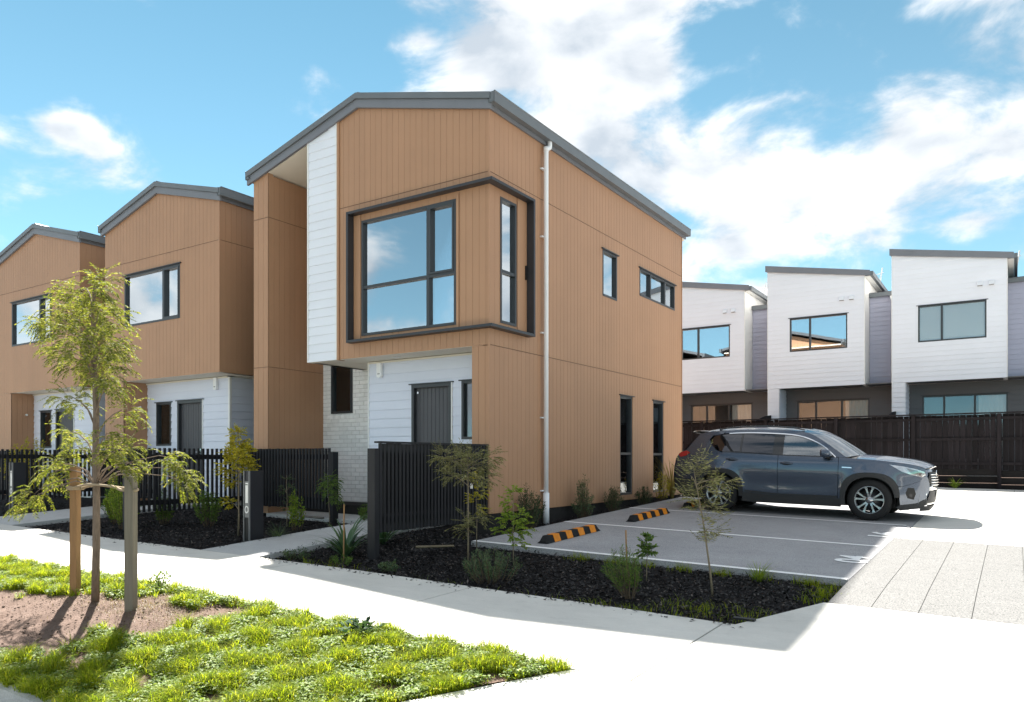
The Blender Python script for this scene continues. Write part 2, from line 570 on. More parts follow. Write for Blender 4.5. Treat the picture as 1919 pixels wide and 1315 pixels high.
def clip_half(poly, a, b, c):
    """keep the part of a 2d polygon where a*u + b*z <= c"""
    out = []
    for i in range(len(poly)):
        p, q = poly[i], poly[(i + 1) % len(poly)]
        dp = a * p[0] + b * p[1] - c; dq = a * q[0] + b * q[1] - c
        if dp <= 1e-9: out.append(p)
        if (dp < -1e-9 and dq > 1e-9) or (dp > 1e-9 and dq < -1e-9):
            t = dp / (dp - dq)
            out.append((p[0] + (q[0] - p[0]) * t, p[1] + (q[1] - p[1]) * t))
    return out


class Wall:
    """a vertical wall plane: origin o, horizontal axis u, outward normal n"""
    def __init__(s, o, u, n):
        s.o = Vector(o); s.u = Vector(u); s.n = Vector(n)

    def P(s, u, z, off=0.0):
        return s.o + s.u * u + Vector((0, 0, z)) + s.n * off


def cells(u0, u1, z0, z1, holes, ubreaks=(), zbreaks=()):
    """rectangles left of [u0,u1]x[z0,z1] once the holes are taken out"""
    us = sorted({u0, u1} | {b for b in ubreaks if u0 < b < u1} | {h[k] for h in holes for k in (0, 1) if u0 < h[k] < u1 and h[2] < z1 and h[3] > z0})
    out = []
    for a, b in zip(us, us[1:]):
        if b - a < 1e-4: continue
        um = (a + b) / 2
        iv = [(z0, z1)]
        for h in holes:
            if h[0] - 1e-6 <= um <= h[1] + 1e-6:
                nv = []
                for (p, q) in iv:
                    if h[3] <= p or h[2] >= q: nv.append((p, q)); continue
                    if h[2] > p: nv.append((p, h[2]))
                    if h[3] < q: nv.append((h[3], q))
                iv = nv
        for p, q in iv:
            zs = sorted({p, q} | {t for t in zbreaks if p < t < q})
            for c, d in zip(zs, zs[1:]):
                if d - c > 1e-4: out.append((a, b, c, d))
    return out


def piece(wall, poly, off0, offf):
    m = MB(); n = len(poly)
    a = [wall.P(u, z, off0) for u, z in poly]
    b = [wall.P(u, z, offf(z)) for u, z in poly]
    m.add(a + b, [tuple(range(n))[::-1], tuple(range(n, 2 * n))] + [(i, (i + 1) % n, n + (i + 1) % n, n + i) for i in range(n)])
    return m


def substrate(wall, u0, u1, z0, ztops, holes, mat, parent, name='wall', th=.12):
    """ztops: list of (u, z) of the wall head, linear between"""
    m = MB()
    us = [t[0] for t in ztops]
    zmax = max(t[1] for t in ztops)
    for (a, b, c, d) in cells(u0, u1, z0, zmax, holes, us):
        za, zb = lin(a, ztops), lin(b, ztops)
        poly = [(a, c), (b, c), (b, d), (a, d)]
        if d > min(za, zb):
            k = (zb - za) / (b - a)
            poly = clip_half(poly, -k, 1, za - k * a)
        if len(poly) < 3: continue
        q = piece(wall, poly, -th, lambda z: 0.0)
        m.add(q.v, q.f)
    return m.build(name, mat, parent, fix=True)


def vboards(wall, u0, u1, z0, ztops, holes, parent, mat='brown_clad', pitch=.133, joints=(), th=.006, gap=.005, name='cladding_board', phase=0.0):
    us = [t[0] for t in ztops]
    zmax = max(t[1] for t in ztops)
    bands = [z0] + [j for j in joints if z0 < j < zmax] + [zmax]
    for j in joints:
        for (a, b, c, d) in cells(u0, u1, j - .005, j + .005, holes):
            q = MB(); q.hexa(wbox(wall, a, b, c, d, .0005, th + .0035)); q.build('joint_flashing', 'brown_joint', parent, fix=True)
    k0 = u0 - phase
    while k0 < u1 - 1e-6:
        a0 = max(k0, u0) + gap / 2; b0 = min(k0 + pitch, u1) - gap / 2
        k0 += pitch
        if b0 - a0 < .012: continue
        for (p, q) in zip(bands, bands[1:]):
            pp = p + (.007 if p != z0 else 0); qq = q - (.007 if q != zmax else 0)
            for (a, b, c, d) in cells(a0, b0, pp, qq, holes, us):
                za, zb = lin(a, ztops), lin(b, ztops)
                poly = [(a, c), (b, c), (b, d), (a, d)]
                if d > min(za, zb):
                    k = (zb - za) / (b - a)
                    poly = clip_half(poly, -k, 1, za - k * a)
                if len(poly) < 3: continue
                piece(wall, poly, .001, lambda z: th).build(name, mat, parent, fix=True)


def hboards(wall, u0, u1, z0, ztops, holes, parent, mat='white_board', pitch=.16, t0=.024, t1=.008, name='weatherboard'):
    us = [t[0] for t in ztops]
    zmax = max(t[1] for t in ztops)
    z = z0
    while z < zmax - .01:
        top = min(z + pitch, zmax)
        for (a, b, c, d) in cells(u0, u1, z, top, holes, us):
            za, zb = lin(a, ztops), lin(b, ztops)
            poly = [(a, c), (b, c), (b, d), (a, d)]
            if d > min(za, zb):
                k = (zb - za) / (b - a)
                poly = clip_half(poly, -k, 1, za - k * a)
            if len(poly) < 3: continue
            zz = z
            piece(wall, poly, .001, lambda v: t0 + (t1 - t0) * (v - zz) / pitch).build(name, mat, parent, fix=True)
        z += pitch


def wbox(wall, u0, u1, z0, z1, n0, n1):
    return [wall.P(u, z, n) for n in (n0, n1) for z in (z0, z1) for u in (u0, u1)]


def window(wall, parent, u0, u1, z0, z1, mull=(), trans=(), inset=.045, fw=.044, glass='glass', backing=None, flash=True, name='window', depth=.9, label=None, sash=()):
    """aluminium window: frame, panes (one object each), head flashing and the room behind"""
    f = MB()
    n0, n1 = -.10, -inset + .055
    f.hexa(wbox(wall, u0, u0 + fw, z0, z1, n0, n1))
    f.hexa(wbox(wall, u1 - fw, u1, z0, z1, n0, n1))
    f.hexa(wbox(wall, u0 + fw, u1 - fw, z0, z0 + fw, n0, n1 + .006))
    f.hexa(wbox(wall, u0 + fw, u1 - fw, z1 - fw, z1, n0, n1))
    w = f.build(name, 'joinery', parent, fix=True)
    if label: w['label'] = label
    edges = [u0 + fw] + sum([[m - .03, m + .03] for m in mull], []) + [u1 - fw]
    for m in mull:
        q = MB(); q.hexa(wbox(wall, m - .03, m + .03, z0 + fw, z1 - fw, n0 + .003, n1 - .004)); q.build('mullion', 'joinery', w, fix=True)
    for k in range(0, len(edges), 2):
        a, b = edges[k], edges[k + 1]
        zs = [z0 + fw] + sum([[t - .025, t + .025] for t in trans], []) + [z1 - fw]
        for t in trans:
            q = MB(); q.hexa(wbox(wall, a, b, t - .025, t + .025, n0 + .006, n1 - .008)); q.build('transom', 'joinery', w, fix=True)
        for j in range(0, len(zs), 2):
            if (k // 2) in sash and j == len(zs) - 2:
                q = MB()
                for bb in ((a, a + .035, zs[j], zs[j + 1]), (b - .035, b, zs[j], zs[j + 1]), (a + .035, b - .035, zs[j], zs[j] + .035), (a + .035, b - .035, zs[j + 1] - .035, zs[j + 1])):
                    q.hexa(wbox(wall, *bb, n0 + .03, n1 + .010))
                q.build('sash', 'joinery', w, fix=True)
            q = MB(); q.hexa(wbox(wall, a, b, zs[j], zs[j + 1], -inset - .012, -inset)); q.build('pane', glass, w, fix=True)
    if flash:
        q = MB(); q.hexa(wbox(wall, u0 - .05, u1 + .05, z1, z1 + .018, -.02, .045)); q.build('head_flashing', 'charcoal', w, fix=True)
    # the room behind
    r = MB()
    d0, d1 = -.13, -.13 - depth
    e = .12
    P = wall.P
    r.add([P(u0 - e, z0 - e, d1), P(u1 + e, z0 - e, d1), P(u1 + e, z1 + e, d1), P(u0 - e, z1 + e, d1)], [(0, 1, 2, 3)])
    for (a, b) in (((u0 - e, z0 - e), (u1 + e, z0 - e)), ((u1 + e, z0 - e), (u1 + e, z1 + e)), ((u1 + e, z1 + e), (u0 - e, z1 + e)), ((u0 - e, z1 + e), (u0 - e, z0 - e))):
        r.add([P(*a, d0), P(*b, d0), P(*b, d1), P(*a, d1)], [(0, 1, 2, 3)])
    r.build('room_lining', 'interior_grey', w)
    if backing:
        kind, a, b, c, d = backing
        if kind == 'curtain':
            pts = []; nn = max(6, int((b - a) / .03))
            q = MB()
            for k in range(nn + 1):
                u = a + (b - a) * k / nn
                o = -.125 + .022 * math.sin(k * 1.3)
                q.v += [tuple(P(u, c, o)), tuple(P(u, d, o))]
            q.f = [(2 * k, 2 * k + 2, 2 * k + 3, 2 * k + 1) for k in range(nn)]
            q.build('curtain', 'curtain', w, smooth=True)
        else:
            q = MB(); q.hexa(wbox(wall, a + fw, b - fw, max(c, z0 + fw), min(d, z1 - fw), -inset - .034, -inset - .028)); q.build('blind', 'blind', w, fix=True)
    return w


def poly_sheet(name, poly, dz, mat, parent=None, step=.5, thick=0.0, zf=None):
    """ground sheet that follows the terrain, with optional skirt"""
    zf = zf or G
    b = []
    for i in range(len(poly)):
        p, q = Vector(poly[i]), Vector(poly[(i + 1) % len(poly)])
        k = max(1, int((q - p).length / step))
        b += [p + (q - p) * (j / k) for j in range(k)]
    nb = len(b)
    pts = list(b)
    xs = [p.x for p in b]; ys = [p.y for p in b]

    def inside(x, y):
        c = False
        for i in range(len(poly)):
            x1, y1 = poly[i]; x2, y2 = poly[(i + 1) % len(poly)]
            if (y1 > y) != (y2 > y) and x < (x2 - x1) * (y - y1) / (y2 - y1) + x1: c = not c
        return c
    yb = sorted(set([g[0] for g in GY]))
    x = min(xs) + step * .5
    while x < max(xs):
        y = min(ys) + step * .5
        while y < max(ys):
            if inside(x, y): pts.append(Vector((x, y)))
            y += step
        x += step
    r = delaunay_2d_cdt([Vector((p[0], p[1])) for p in pts], [], [list(range(nb))], 1, 1e-4)
    V = [(p.x, p.y, zf(p.x, p.y) + dz) for p in r[0]]
    m = MB()
    F = []
    for f in r[2]:
        a, bb, c = (Vector(V[i]) for i in f[:3])
        F.append(tuple(f) if (bb - a).cross(c - a).z > 0 else tuple(reversed(f)))
    m.add(V, F)
    if thick:
        bb = [(p.x, p.y, zf(p.x, p.y) + dz) for p in b]
        cc = [(p[0], p[1], p[2] - thick) for p in bb]
        n = len(bb)
        m.add(bb + cc, [(i, n + i, n + (i + 1) % n, (i + 1) % n) for i in range(n)])
    return m.build(name, mat, parent)


# ------------------------------------------------------------------ the ground
g = poly_sheet('ground', [(-90, -60), (90, -60), (90, 90), (-90, 90)], -.30, 'soil', step=6)
tag(g, kind='structure', label='bare soil ground reaching out beneath the houses and the street')
road = poly_sheet('road', [(-60, -16), (60, -16), (60, -7.58), (-60, -7.58)], -.13, 'asphalt', step=2.0)
tag(road, kind='structure', label='asphalt street in front of the berm, paled to bounce light')
mulch = poly_sheet('mulch_bed', [(-24, -3.42), (5.0, -3.42), (5.50, -2.24), (5.50, -1.0), (5.5, 8.0), (5.5, 9.5), (-24, 9.5)], -.075, 'mulch', step=.4)
tag(mulch, kind='structure', label='black bark mulch bed in front of and beside the houses')
berm = None


def berm_z(x, y):
    # gently humped soil by the street tree
    b = .05 * math.exp(-((x + .2) / 1.3) ** 2 - ((y + 6.0) / .5) ** 2)
    return G(x, y) + b + .012 * math.sin(x * 5.1 + y * 3.3) + .01 * math.sin(x * 11.7 - y * 9.1)


berm = poly_sheet('berm', [(-16, -7.30), (2.9, -7.30), (4.45, -5.36), (-16, -5.36)], -.01, 'soil', step=.16, zf=berm_z)
tag(berm, kind='structure', label='pinkish brown bare soil berm between footpath and kerb')

fp = empty('footpath', (0, -4.4, G(0, -4.4)))
tag(fp, kind='structure', label='pale concrete footpath running past the houses')
xs = [-22.1, -19.4, -16.7, -14.0, -11.3, -8.6, -5.9, -3.2, -.5, 2.2, 4.9]
for a, b in list(zip(xs, xs[1:])) + [(10.7, 13.4), (13.4, 16.1), (16.1, 18.8)]:
    poly_sheet('footpath_panel', [(a + .007, -5.35), (b - .007, -5.35), (b - .007, -3.43), (a + .007, -3.43)], 0, 'concrete', fp, step=.6, thick=.09)
# crossing to the street
cr = empty('vehicle_crossing', (6.5, -5, G(6.5, -5)))
tag(cr, kind='structure', label='broad sunlit concrete vehicle crossing beside the grass berm')
poly_sheet('crossing_panel', [(4.91, -5.35), (7.6, -5.35), (7.6, -2.26), (5.49, -2.26), (5.0, -3.43), (4.91, -3.43)], 0, 'concrete', cr, step=.6, thick=.09)
poly_sheet('crossing_panel', [(7.61, -5.35), (10.7, -5.35), (10.7, -2.26), (7.61, -2.26)], 0, 'concrete', cr, step=.6, thick=.09)
poly_sheet('crossing_panel', [(2.95, -7.30), (7.59, -7.30), (7.59, -5.366), (4.46, -5.366)], 0, 'concrete', cr, step=.6, thick=.09)
poly_sheet('crossing_panel', [(7.61, -7.30), (12.5, -7.30), (10.6, -5.36), (7.61, -5.36)], 0, 'concrete', cr, step=.6, thick=.09)
# kerb and channel
kb = empty('kerb', (-2, -7.45, -.4)); tag(kb, kind='structure', label='concrete kerb and channel along the street edge')
x = -20.0
while x < 2.9:
    q = MB(); xa, xb = x + .004, min(x + 1.8, 2.9) - .004
    for (xx) in (xa, xb):
        z = G(xx, -7.3)
        q.v += [(xx, -7.31, z), (xx, -7.40, z), (xx, -7.44, z - .02), (xx, -7.47, z - .125), (xx, -7.78, z - .13), (xx, -7.78, z - .25), (xx, -7.31, z - .25)]
    q.f = [tuple(range(7)), tuple(range(7, 14))[::-1]] + [(i, i + 7, (i + 1) % 7 + 7, (i + 1) % 7) for i in range(7)]
    q.build('kerb_stone', 'kerb', kb, fix=True)
    x += 1.8
# driveway
dw = empty('driveway', (6.5, 2, G(6.5, 2))); tag(dw, kind='structure', label='driveway of saw cut exposed aggregate and smooth concrete beside the parking bays')
dx = [5.52, 5.90, 6.29, 6.70, 7.1, 7.5, 7.9, 8.3, 8.7, 9.1, 9.5, 9.9, 10.3, 10.7]
for a, b in zip(dx, dx[1:]):
    for c, d in ((-2.25, .88), (.88, 2.60)):
        poly_sheet('aggregate_panel', [(a + .003, c + .002), (b - .003, c + .002), (b - .003, d - .002), (a + .003, d - .002)], 0, 'aggregate', dw, step=.5, thick=.08)
poly_sheet('aggregate_base', [(5.525, -2.24), (10.69, -2.24), (10.69, 2.59), (5.525, 2.59)], -.007, 'aggregate', dw, step=.5)
for c, d in ((2.60, 6.5), (6.5, 10.5), (10.5, 15.9)):
    for a, b in ((5.60, 7.0), (7.0, 9.2), (9.2, 13)):
        a0 = a if c < 7 or a > 6 else .6
        if a < 6 and c == 6.5:
            poly_sheet('driveway_panel', [(.604, 8.604), (5.596, 8.604), (5.596, 10.496), (.604, 10.496)], 0, 'concrete', dw, step=.8, thick=.08)
        poly_sheet('driveway_panel', [(a0 + .004, c + .004), (b - .004, c + .004), (b - .004, d - .004), (a0 + .004, d - .004)], 0, 'concrete', dw, step=.8, thick=.08)
# parking bays
pk = poly_sheet('parking_area', [(.475, -1.13), (5.515, -1.13), (5.515, 2.6), (5.59, 2.6), (5.59, 8.6), (.475, 8.6)], -.003, 'parking', step=.6, thick=.14)
tag(pk, kind='structure', label='dark grey parking bays beside the corner house')
ml = empty('bay_marking', (3, 3, G(3, 3))); tag(ml, kind='structure', label='white painted bay lines and bay lettering on the parking area')
for yy, x0, x1, w in ((-1.075, .48, 5.50, .10), (1.59, .48, 5.46, .095), (4.29, .48, 5.50, .095), (6.99, .48, 5.5, .095)):
    poly_sheet('painted_line', [(x0, yy - w / 2), (x1, yy - w / 2), (x1, yy + w / 2), (x0, yy + w / 2)], .002, 'paint_white', ml, step=.6)


def ground_text(txt, x0, y0, hgt, wid, parent):
    cu = bpy.data.curves.new('t', 'FONT'); cu.body = txt; cu.size = 1.0; cu.resolution_u = 4; cu.offset = .035
    ob = bpy.data.objects.new('t', cu); COL.objects.link(ob)
    dg = bpy.context.evaluated_depsgraph_get()
    me0 = ob.evaluated_get(dg).to_mesh()
    vs_ = [v.co.copy() for v in me0.vertices]; fs = [tuple(p.vertices) for p in me0.polygons]
    ob.evaluated_get(dg).to_mesh_clear()
    bpy.data.objects.remove(ob); bpy.data.curves.remove(cu)
    x_a = min(v.x for v in vs_); x_b = max(v.x for v in vs_); h = max(v.y for v in vs_)
    m = MB()
    V = []
    for v in vs_:
        wx = x0 - v.y / h * hgt
        wy = y0 + (v.x - x_a) / (x_b - x_a) * wid
        V.append((wx, wy, G(wx, wy) + .004))
    m.add(V, fs)
    m.build('painted_lettering', 'paint_white', parent)


ground_text('04', 5.50, .0, .36, .56, ml)
ground_text('16', 5.52, 2.58, .38, .60, ml)
# entry paths
ep = empty('entry_path', (-1.95, -1.5, G(-1.95, -1.5))); tag(ep, kind='structure', label='concrete path from the footpath to the corner house door')
for c, d in ((-3.42, -1.75), (-1.74, -.1), (-.09, .57)):
    poly_sheet('path_panel', [(-2.55, c), (-1.35, c), (-1.35, d), (-2.55, d)], .0, 'path_concrete', ep, step=.5, thick=.10)
poly_sheet('path_panel', [(-5.3, -.09), (-2.56, -.09), (-2.56, .57), (-5.3, .57)], .0, 'path_concrete', ep, step=.5, thick=.10)
poly_sheet('path_panel', [(-5.3, .58), (-3.2, .58), (-3.2, 1.43), (-5.3, 1.43)], .0, 'path_concrete', ep, step=.5, thick=.10)
ep2 = empty('entry_path', (-10, -2, G(-10, -2))); tag(ep2, kind='structure', label='concrete path to the second house behind the street tree')
for c, d in ((-3.42, -1.75), (-1.74, .57)):
    poly_sheet('path_panel', [(-9.9, c), (-8.2, c), (-8.2, d), (-9.9, d)], .0, 'path_concrete', ep2, step=.5, thick=.10)


# ------------------------------------------------------------------ corner house
Z0, ZJ1, ZJ2 = .34, 3.05, 5.82
XN, YN = Vector((1, 0, 0)), Vector((0, 1, 0))


def barge(parent, xl, xr, xm, zl, zm, zr, y, name='barge_board'):
    """verge of a gable facing the street: lower board plus cap flashing; z = wall head line"""
    for (a, za, b, zb) in ((xl, zl, xm, zm), (xm, zm, xr, zr)):
        q = MB(); q.prism([(a, y - .05, za - .02), (b, y - .05, zb - .02), (b, y - .05, zb + .13), (a, y - .05, za + .13)], (0, .049, 0)); q.build(name, 'fascia_grey', parent, fix=True)
        q = MB(); q.prism([(a, y - .085, za + .132), (b, y - .085, zb + .132), (b, y - .085, zb + .235), (a, y - .085, za + .235)], (0, .09, 0)); q.build('barge_flashing', 'gutter_grey', parent, fix=True)


def gable_roof(parent, xl, xr, xm, zl, zm, zr, y0, y1):
    r = MB()
    for (a, za, b, zb) in ((xl - .02, zl, xm, zm), (xm, zm, xr + .02, zr)):
        r.prism([(a, y0, za + .10), (b, y0, zb + .10), (b, y0, zb + .215), (a, y0, za + .215)], (0, y1 - y0, 0))
    roof = r.build('roof', 'roof_metal', parent, fix=True)
    # trapezoidal ribs on each slope
    for (a, za, b, zb) in ((xl, zl, xm, zm), (xm, zm, xr, zr)):
        q = MB(); yy = y0 + .2
        while yy < y1 - .1:
            q.prism([(a, yy, za + .215), (b, yy, zb + .215), (b, yy, zb + .245), (a, yy, za + .245)], (0, .04, 0)); yy += .25
        o = q.build('roof_rib', 'roof_metal', roof, fix=True); o['kind'] = 'stuff'
    q = MB()
    q.prism([(xm - .18, y0 - .03, zm + .20), (xm, y0 - .03, zm + .265), (xm + .18, y0 - .03, zm + .20), (xm, y0 - .03, zm + .25)], (0, y1 - y0, 0))
    q.build('ridge_cap', 'gutter_grey', roof, fix=True)
    return roof


def eave_gutter(parent, x, z, y0, y1, side=1):
    """quad gutter with fascia along an eave; z = wall head"""
    s = side
    q = MB(); q.box(min(x + .002 * s, x + .035 * s), max(x + .002 * s, x + .035 * s), y0 + .01, y1, z - .02, z + .135); q.build('fascia', 'fascia_grey', parent)
    prof = [(.036, .045), (.036, .225), (.045, .225), (.047, .06), (.135, .06), (.142, .215), (.156, .222), (.156, .205), (.150, .195), (.146, .045)]
    q = MB(); n = len(prof)
    for yy in (y0 - .04, y1 + .03):
        q.v += [(x + s * a, yy, z + b) for a, b in prof]
    q.f = [(i, (i + 1) % n, n + (i + 1) % n, n + i) for i in range(n)]
    q.v += [(x + s * .036, y0 - .035, z + .045), (x + s * .15, y0 - .035, z + .045), (x + s * .15, y0 - .035, z + .215), (x + s * .036, y0 - .035, z + .215),
            (x + s * .036, y1 + .025, z + .045), (x + s * .15, y1 + .025, z + .045), (x + s * .15, y1 + .025, z + .215), (x + s * .036, y1 + .025, z + .215)]
    k = 2 * n
    q.f += [(k, k + 1, k + 2, k + 3), (k + 4, k + 5, k + 6, k + 7)]
    return q.build('gutter', 'gutter_grey', parent, fix=True)


def siren(parent, x, y, z):
    q = MB()
    prof = []
    for k in range(9):
        a = math.pi * k / 8
        prof.append((x + .055 * math.cos(a + math.pi), z - .115 + .03 * math.sin(a + math.pi)))
    poly = [(x - .055, y - .06, z + .12), (x + .055, y - .06, z + .12)] + [(p[0], y - .06, p[1]) for p in prof[::-1]]
    q.prism(poly, (0, .058, 0)); o = q.build('alarm_siren', 'pipe_white', parent, fix=True)
    q = MB(); q.box(x - .03, x + .03, y - .064, y - .0605, z - .085, z - .07); q.build('siren_grille', 'plate_grey', o)


def front_door(wall, parent, u0, u1, z0, z1, knob_right=True):
    q = MB()
    q.hexa(wbox(wall, u0, u0 + .055, z0, z1, -.10, .03)); q.hexa(wbox(wall, u1 - .055, u1, z0, z1, -.10, .03)); q.hexa(wbox(wall, u0 + .055, u1 - .055, z1 - .06, z1, -.10, .03))
    d = q.build('door', 'joinery', parent, fix=True)
    n = 9; w = (u1 - u0 - .11) / n
    q = MB(); q.hexa(wbox(wall, u0 + .055, u1 - .055, z0, z1 - .06, -.09, -.052)); q.build('door_leaf', 'door_grey', d, fix=True)
    for k in range(n):
        q = MB(); q.hexa(wbox(wall, u0 + .055 + w * k + .004, u0 + .055 + w * (k + 1) - .004, z0 + .01, z1 - .07, -.0515, -.045)); q.build('door_board', 'door_grey', d, fix=True)
    hu = u1 - .13 if knob_right else u0 + .13
    q = MB(); q.hexa(wbox(wall, hu - .03, hu + .03, z0 + 1.0, z0 + 1.16, -.0445, -.02)); q.tube([wall.P(hu, z0 + 1.08, -.045), wall.P(hu, z0 + 1.08, .02), wall.P(hu - .11, z0 + 1.08, .02)], .011, 8)
    q.build('door_handle', 'chrome', d, fix=True)
    q = MB(); q.hexa(wbox(wall, u0 + .075, u0 + .125, z1 - .16, z1 - .125, -.0445, -.02)); q.build('door_closer', 'chrome', d, fix=True)
    q = MB(); q.hexa(wbox(wall, u0 - .05, u1 + .05, z1, z1 + .018, -.02, .05)); q.build('head_flashing', 'charcoal', d, fix=True)
    q = MB(); q.hexa(wbox(wall, u0, u1, z0 - .04, z0, -.10, .05)); q.build('door_sill', 'joinery', d, fix=True)
    q = MB(); q.hexa(wbox(wall, u1 + .002, u1 + .025, z0, z1, .001, .035)); q.build('facing_board', 'white_trim', d, fix=True)
    return d


house = empty('corner_house', (-2.9, 4.2, .2))
tag(house, 'tan vertical board corner house with dark framed corner window and white downpipe', 'house', 'tan gabled townhouses')
HL = [(-5.79, 6.80), (-2.87, 7.56), (0.0, 6.82)]
Wf = Wall((0, 0, 0), XN, -YN)
Ws = Wall((0, 0, 0), YN, XN)
Wr = Wall((0, .58, 0), XN, -YN)
Wb = Wall((0, 1.44, 0), XN, -YN)

# street gable, upper storey (tan boards) with the corner window opening
hole_f = [(-2.80, -.66, 3.43, 5.50)]
w = substrate(Wf, -3.36, 0, ZJ1, HL, hole_f, 'brown_trim', house, 'gable_wall')
vboards(Wf, -3.355, -.012, ZJ1, HL, hole_f, w, joints=[ZJ2], phase=.03)
q = MB(); q.hexa(wbox(Wf, -3.41, -3.357, ZJ1 - .01, lin(-3.41, HL), -.12, .03)); q.build('corner_trim', 'brown_trim', w, fix=True)
q = MB(); q.hexa(wbox(Wf, -.65, -.60, 3.33, 5.56, .0115, .022)); q.build('jamb_trim', 'brown_trim', w, fix=True)
# white strip
ws = substrate(Wf, -4.20, -3.412, ZJ1, HL, [], 'white_trim', house, 'white_strip_wall')
hboards(Wf, -4.17, -3.44, ZJ1, HL, [], ws, pitch=.165)
for a, b in ((-4.20, -4.172), (-3.438, -3.412)):
    q = MB(); q.prism([Wf.P(a, ZJ1, .001), Wf.P(b, ZJ1, .001), Wf.P(b, lin(b, HL), .001), Wf.P(a, lin(a, HL), .001)], (0, -.029, 0)); q.build('edge_trim', 'white_trim', ws, fix=True)
q = MB(); q.box(-4.20, -4.08, .001, 1.44, ZJ1, 7.15); q.build('void_side_wall', 'white_trim', house)
# side wall
holes_s = [(.30, .78, 3.44, 5.50), (4.00, 4.68, 4.55, 5.50), (5.83, 7.95, 4.88, 5.50), (4.83, 5.46, .45, 2.58), (6.60, 7.23, .45, 2.58)]
w = substrate(Ws, 0, 8.42, Z0, [(0, 6.82), (8.42, 6.82)], holes_s, 'brown_trim', house, 'side_wall')
vboards(Ws, 0.012, 8.40, Z0, [(0, 6.82), (8.42, 6.82)], holes_s, w, joints=[ZJ1, ZJ2])
q = MB(); q.hexa(wbox(Ws, -.013, 0.011, Z0, 6.82, -.02, .013)); q.build('corner_trim', 'brown_trim', w, fix=True)
q = MB(); q.hexa(wbox(Ws, 8.401, 8.435, Z0, 6.82, -.02, .016)); q.build('corner_trim', 'brown_trim', w, fix=True)
# ground floor column at the corner
w = substrate(Wf, -.34, 0, Z0, [(-.34, ZJ1 - .001), (0, ZJ1 - .001)], [], 'brown_trim', house, 'corner_column')
vboards(Wf, -.34, -.014, Z0, [(-.34, ZJ1 - .014), (0, ZJ1 - .014)], [], w)
q = MB(); q.box(-.341, -.22, .121, .579, Z0, ZJ1 - .01); q.build('column_return', 'brown_trim', house)
# recessed entry wall
holes_r = [(-2.11, -1.20, .30, 2.56), (-.98, -.36, 1.56, 2.57)]
w = substrate(Wr, -3.19, -.221, .2, [(-3.19, ZJ1 - .002), (-.2, ZJ1 - .002)], holes_r, 'white_trim', house, 'entry_wall')
hboards(Wr, -3.16, -.345, .32, [(-3.19, ZJ1 - .03), (-.2, ZJ1 - .03)], holes_r, w, mat='grey_board', pitch=.165)
q = MB(); q.hexa(wbox(Wr, -3.19, -3.162, .3, ZJ1 - .03, .001, .03)); q.build('edge_trim', 'white_trim', w, fix=True)
q = MB(); q.hexa(wbox(Wr, -3.16, -.345, ZJ1 - .045, ZJ1 - .012, .025, .05)); q.build('soffit_mould', 'cream_soffit', w, fix=True)
q = MB(); q.box(-3.19, -3.07, .701, 1.439, .2, ZJ1 - .01); q.build('entry_return_wall', 'white_trim', house)
front_door(Wr, house, -2.11, -1.20, .30, 2.56)
window(Wr, house, -.98, -.36, 1.56, 2.57, name='entry_window', glass='glass_clear', backing=('curtain', -.85, -.3, 1.5, 2.6), inset=.03)
# soffits
q = MB(); q.box(-4.20, -.001, .121, 1.439, ZJ1, ZJ1 + .05); q.box(-4.199, -.001, .001, .12, ZJ1 - .004, ZJ1 - .0005); so = q.build('entry_soffit', 'cream_soffit', house)
q = MB(); q.lathe_y([(0.001, 0), (.075, 0), (.08, .012), (.001, .012)], 20)
q.v = [(a - 2.25, c + .3, ZJ1 - b - .001) for a, b, c in q.v]; q.build('downlight', 'plate_white', so, fix=True)
# blade wall
w = substrate(Wf, -5.79, -5.35, .15, HL, [], 'brown_trim', house, 'blade_wall')
vboards(Wf, -5.79, -5.353, .15, HL, [], w, joints=[ZJ1, 6.02], pitch=.148)
Wi = Wall((-5.35, 0, 0), YN, XN)
w2 = substrate(Wi, .0, 1.44, .15, [(0, 6.86), (1.44, 6.86)], [], 'brown_trim', house, 'blade_wall_return')
vboards(Wi, .0, 1.44, .15, [(0, 6.86), (1.44, 6.86)], [], w2, joints=[ZJ1, 6.02], pitch=.133)
q = MB(); q.box(-5.79, -5.67, .121, 8.42, .15, 6.80); q.build('party_wall', 'foundation_dark', house)  # unseen face, coloured dark to cut bounce light in the gap
q = MB(); q.prism([(-5.46, .0, 6.87), (-4.08, .0, 7.22), (-4.08, .0, 7.25), (-5.46, .0, 6.90)], (0, 1.44, 0)); q.build('roof_soffit', 'cream_soffit', house, fix=True)
# brick wall at the back of the open porch
hole_b = [(-5.09, -4.48, 2.18, 3.22)]
bw = substrate(Wb, -5.349, -3.19, .2, [(-5.35, 3.60), (-3.19, 3.60)], hole_b, 'mortar', house, 'brick_wall')
zc = .27; row = 0
while zc < 3.5:
    u = -5.345 - (.12 if row % 2 else 0)
    while u < -4.0:
        a, b = max(u, -5.345) + .004, min(u + .232, -3.95)
        if b - a > .03:
            for (p, r_, c, d) in cells(a, b, zc, zc + .076, [(-5.12, -4.45, 2.06, 3.22)]):
                if r_ - p > .02 and d - c > .02:
                    o1 = .010 + rnd.uniform(-.0015, .002)
                    piece(Wb, [(p, c), (r_, c), (r_, d), (p, d)], .001, lambda z: o1).build('brick', 'brick_white', bw, fix=True)
        u += .240
    zc += .086; row += 1
for k in range(8):
    a = -5.12 + k * .0838
    q = MB(); q.prism([Wb.P(a + .003, 2.065, .001), Wb.P(a + .003, 2.065, .030), Wb.P(a + .003, 2.14, .030), Wb.P(a + .003, 2.175, .001)], (.078, 0, 0)); q.build('sill_brick', 'brick_white', bw, fix=True)
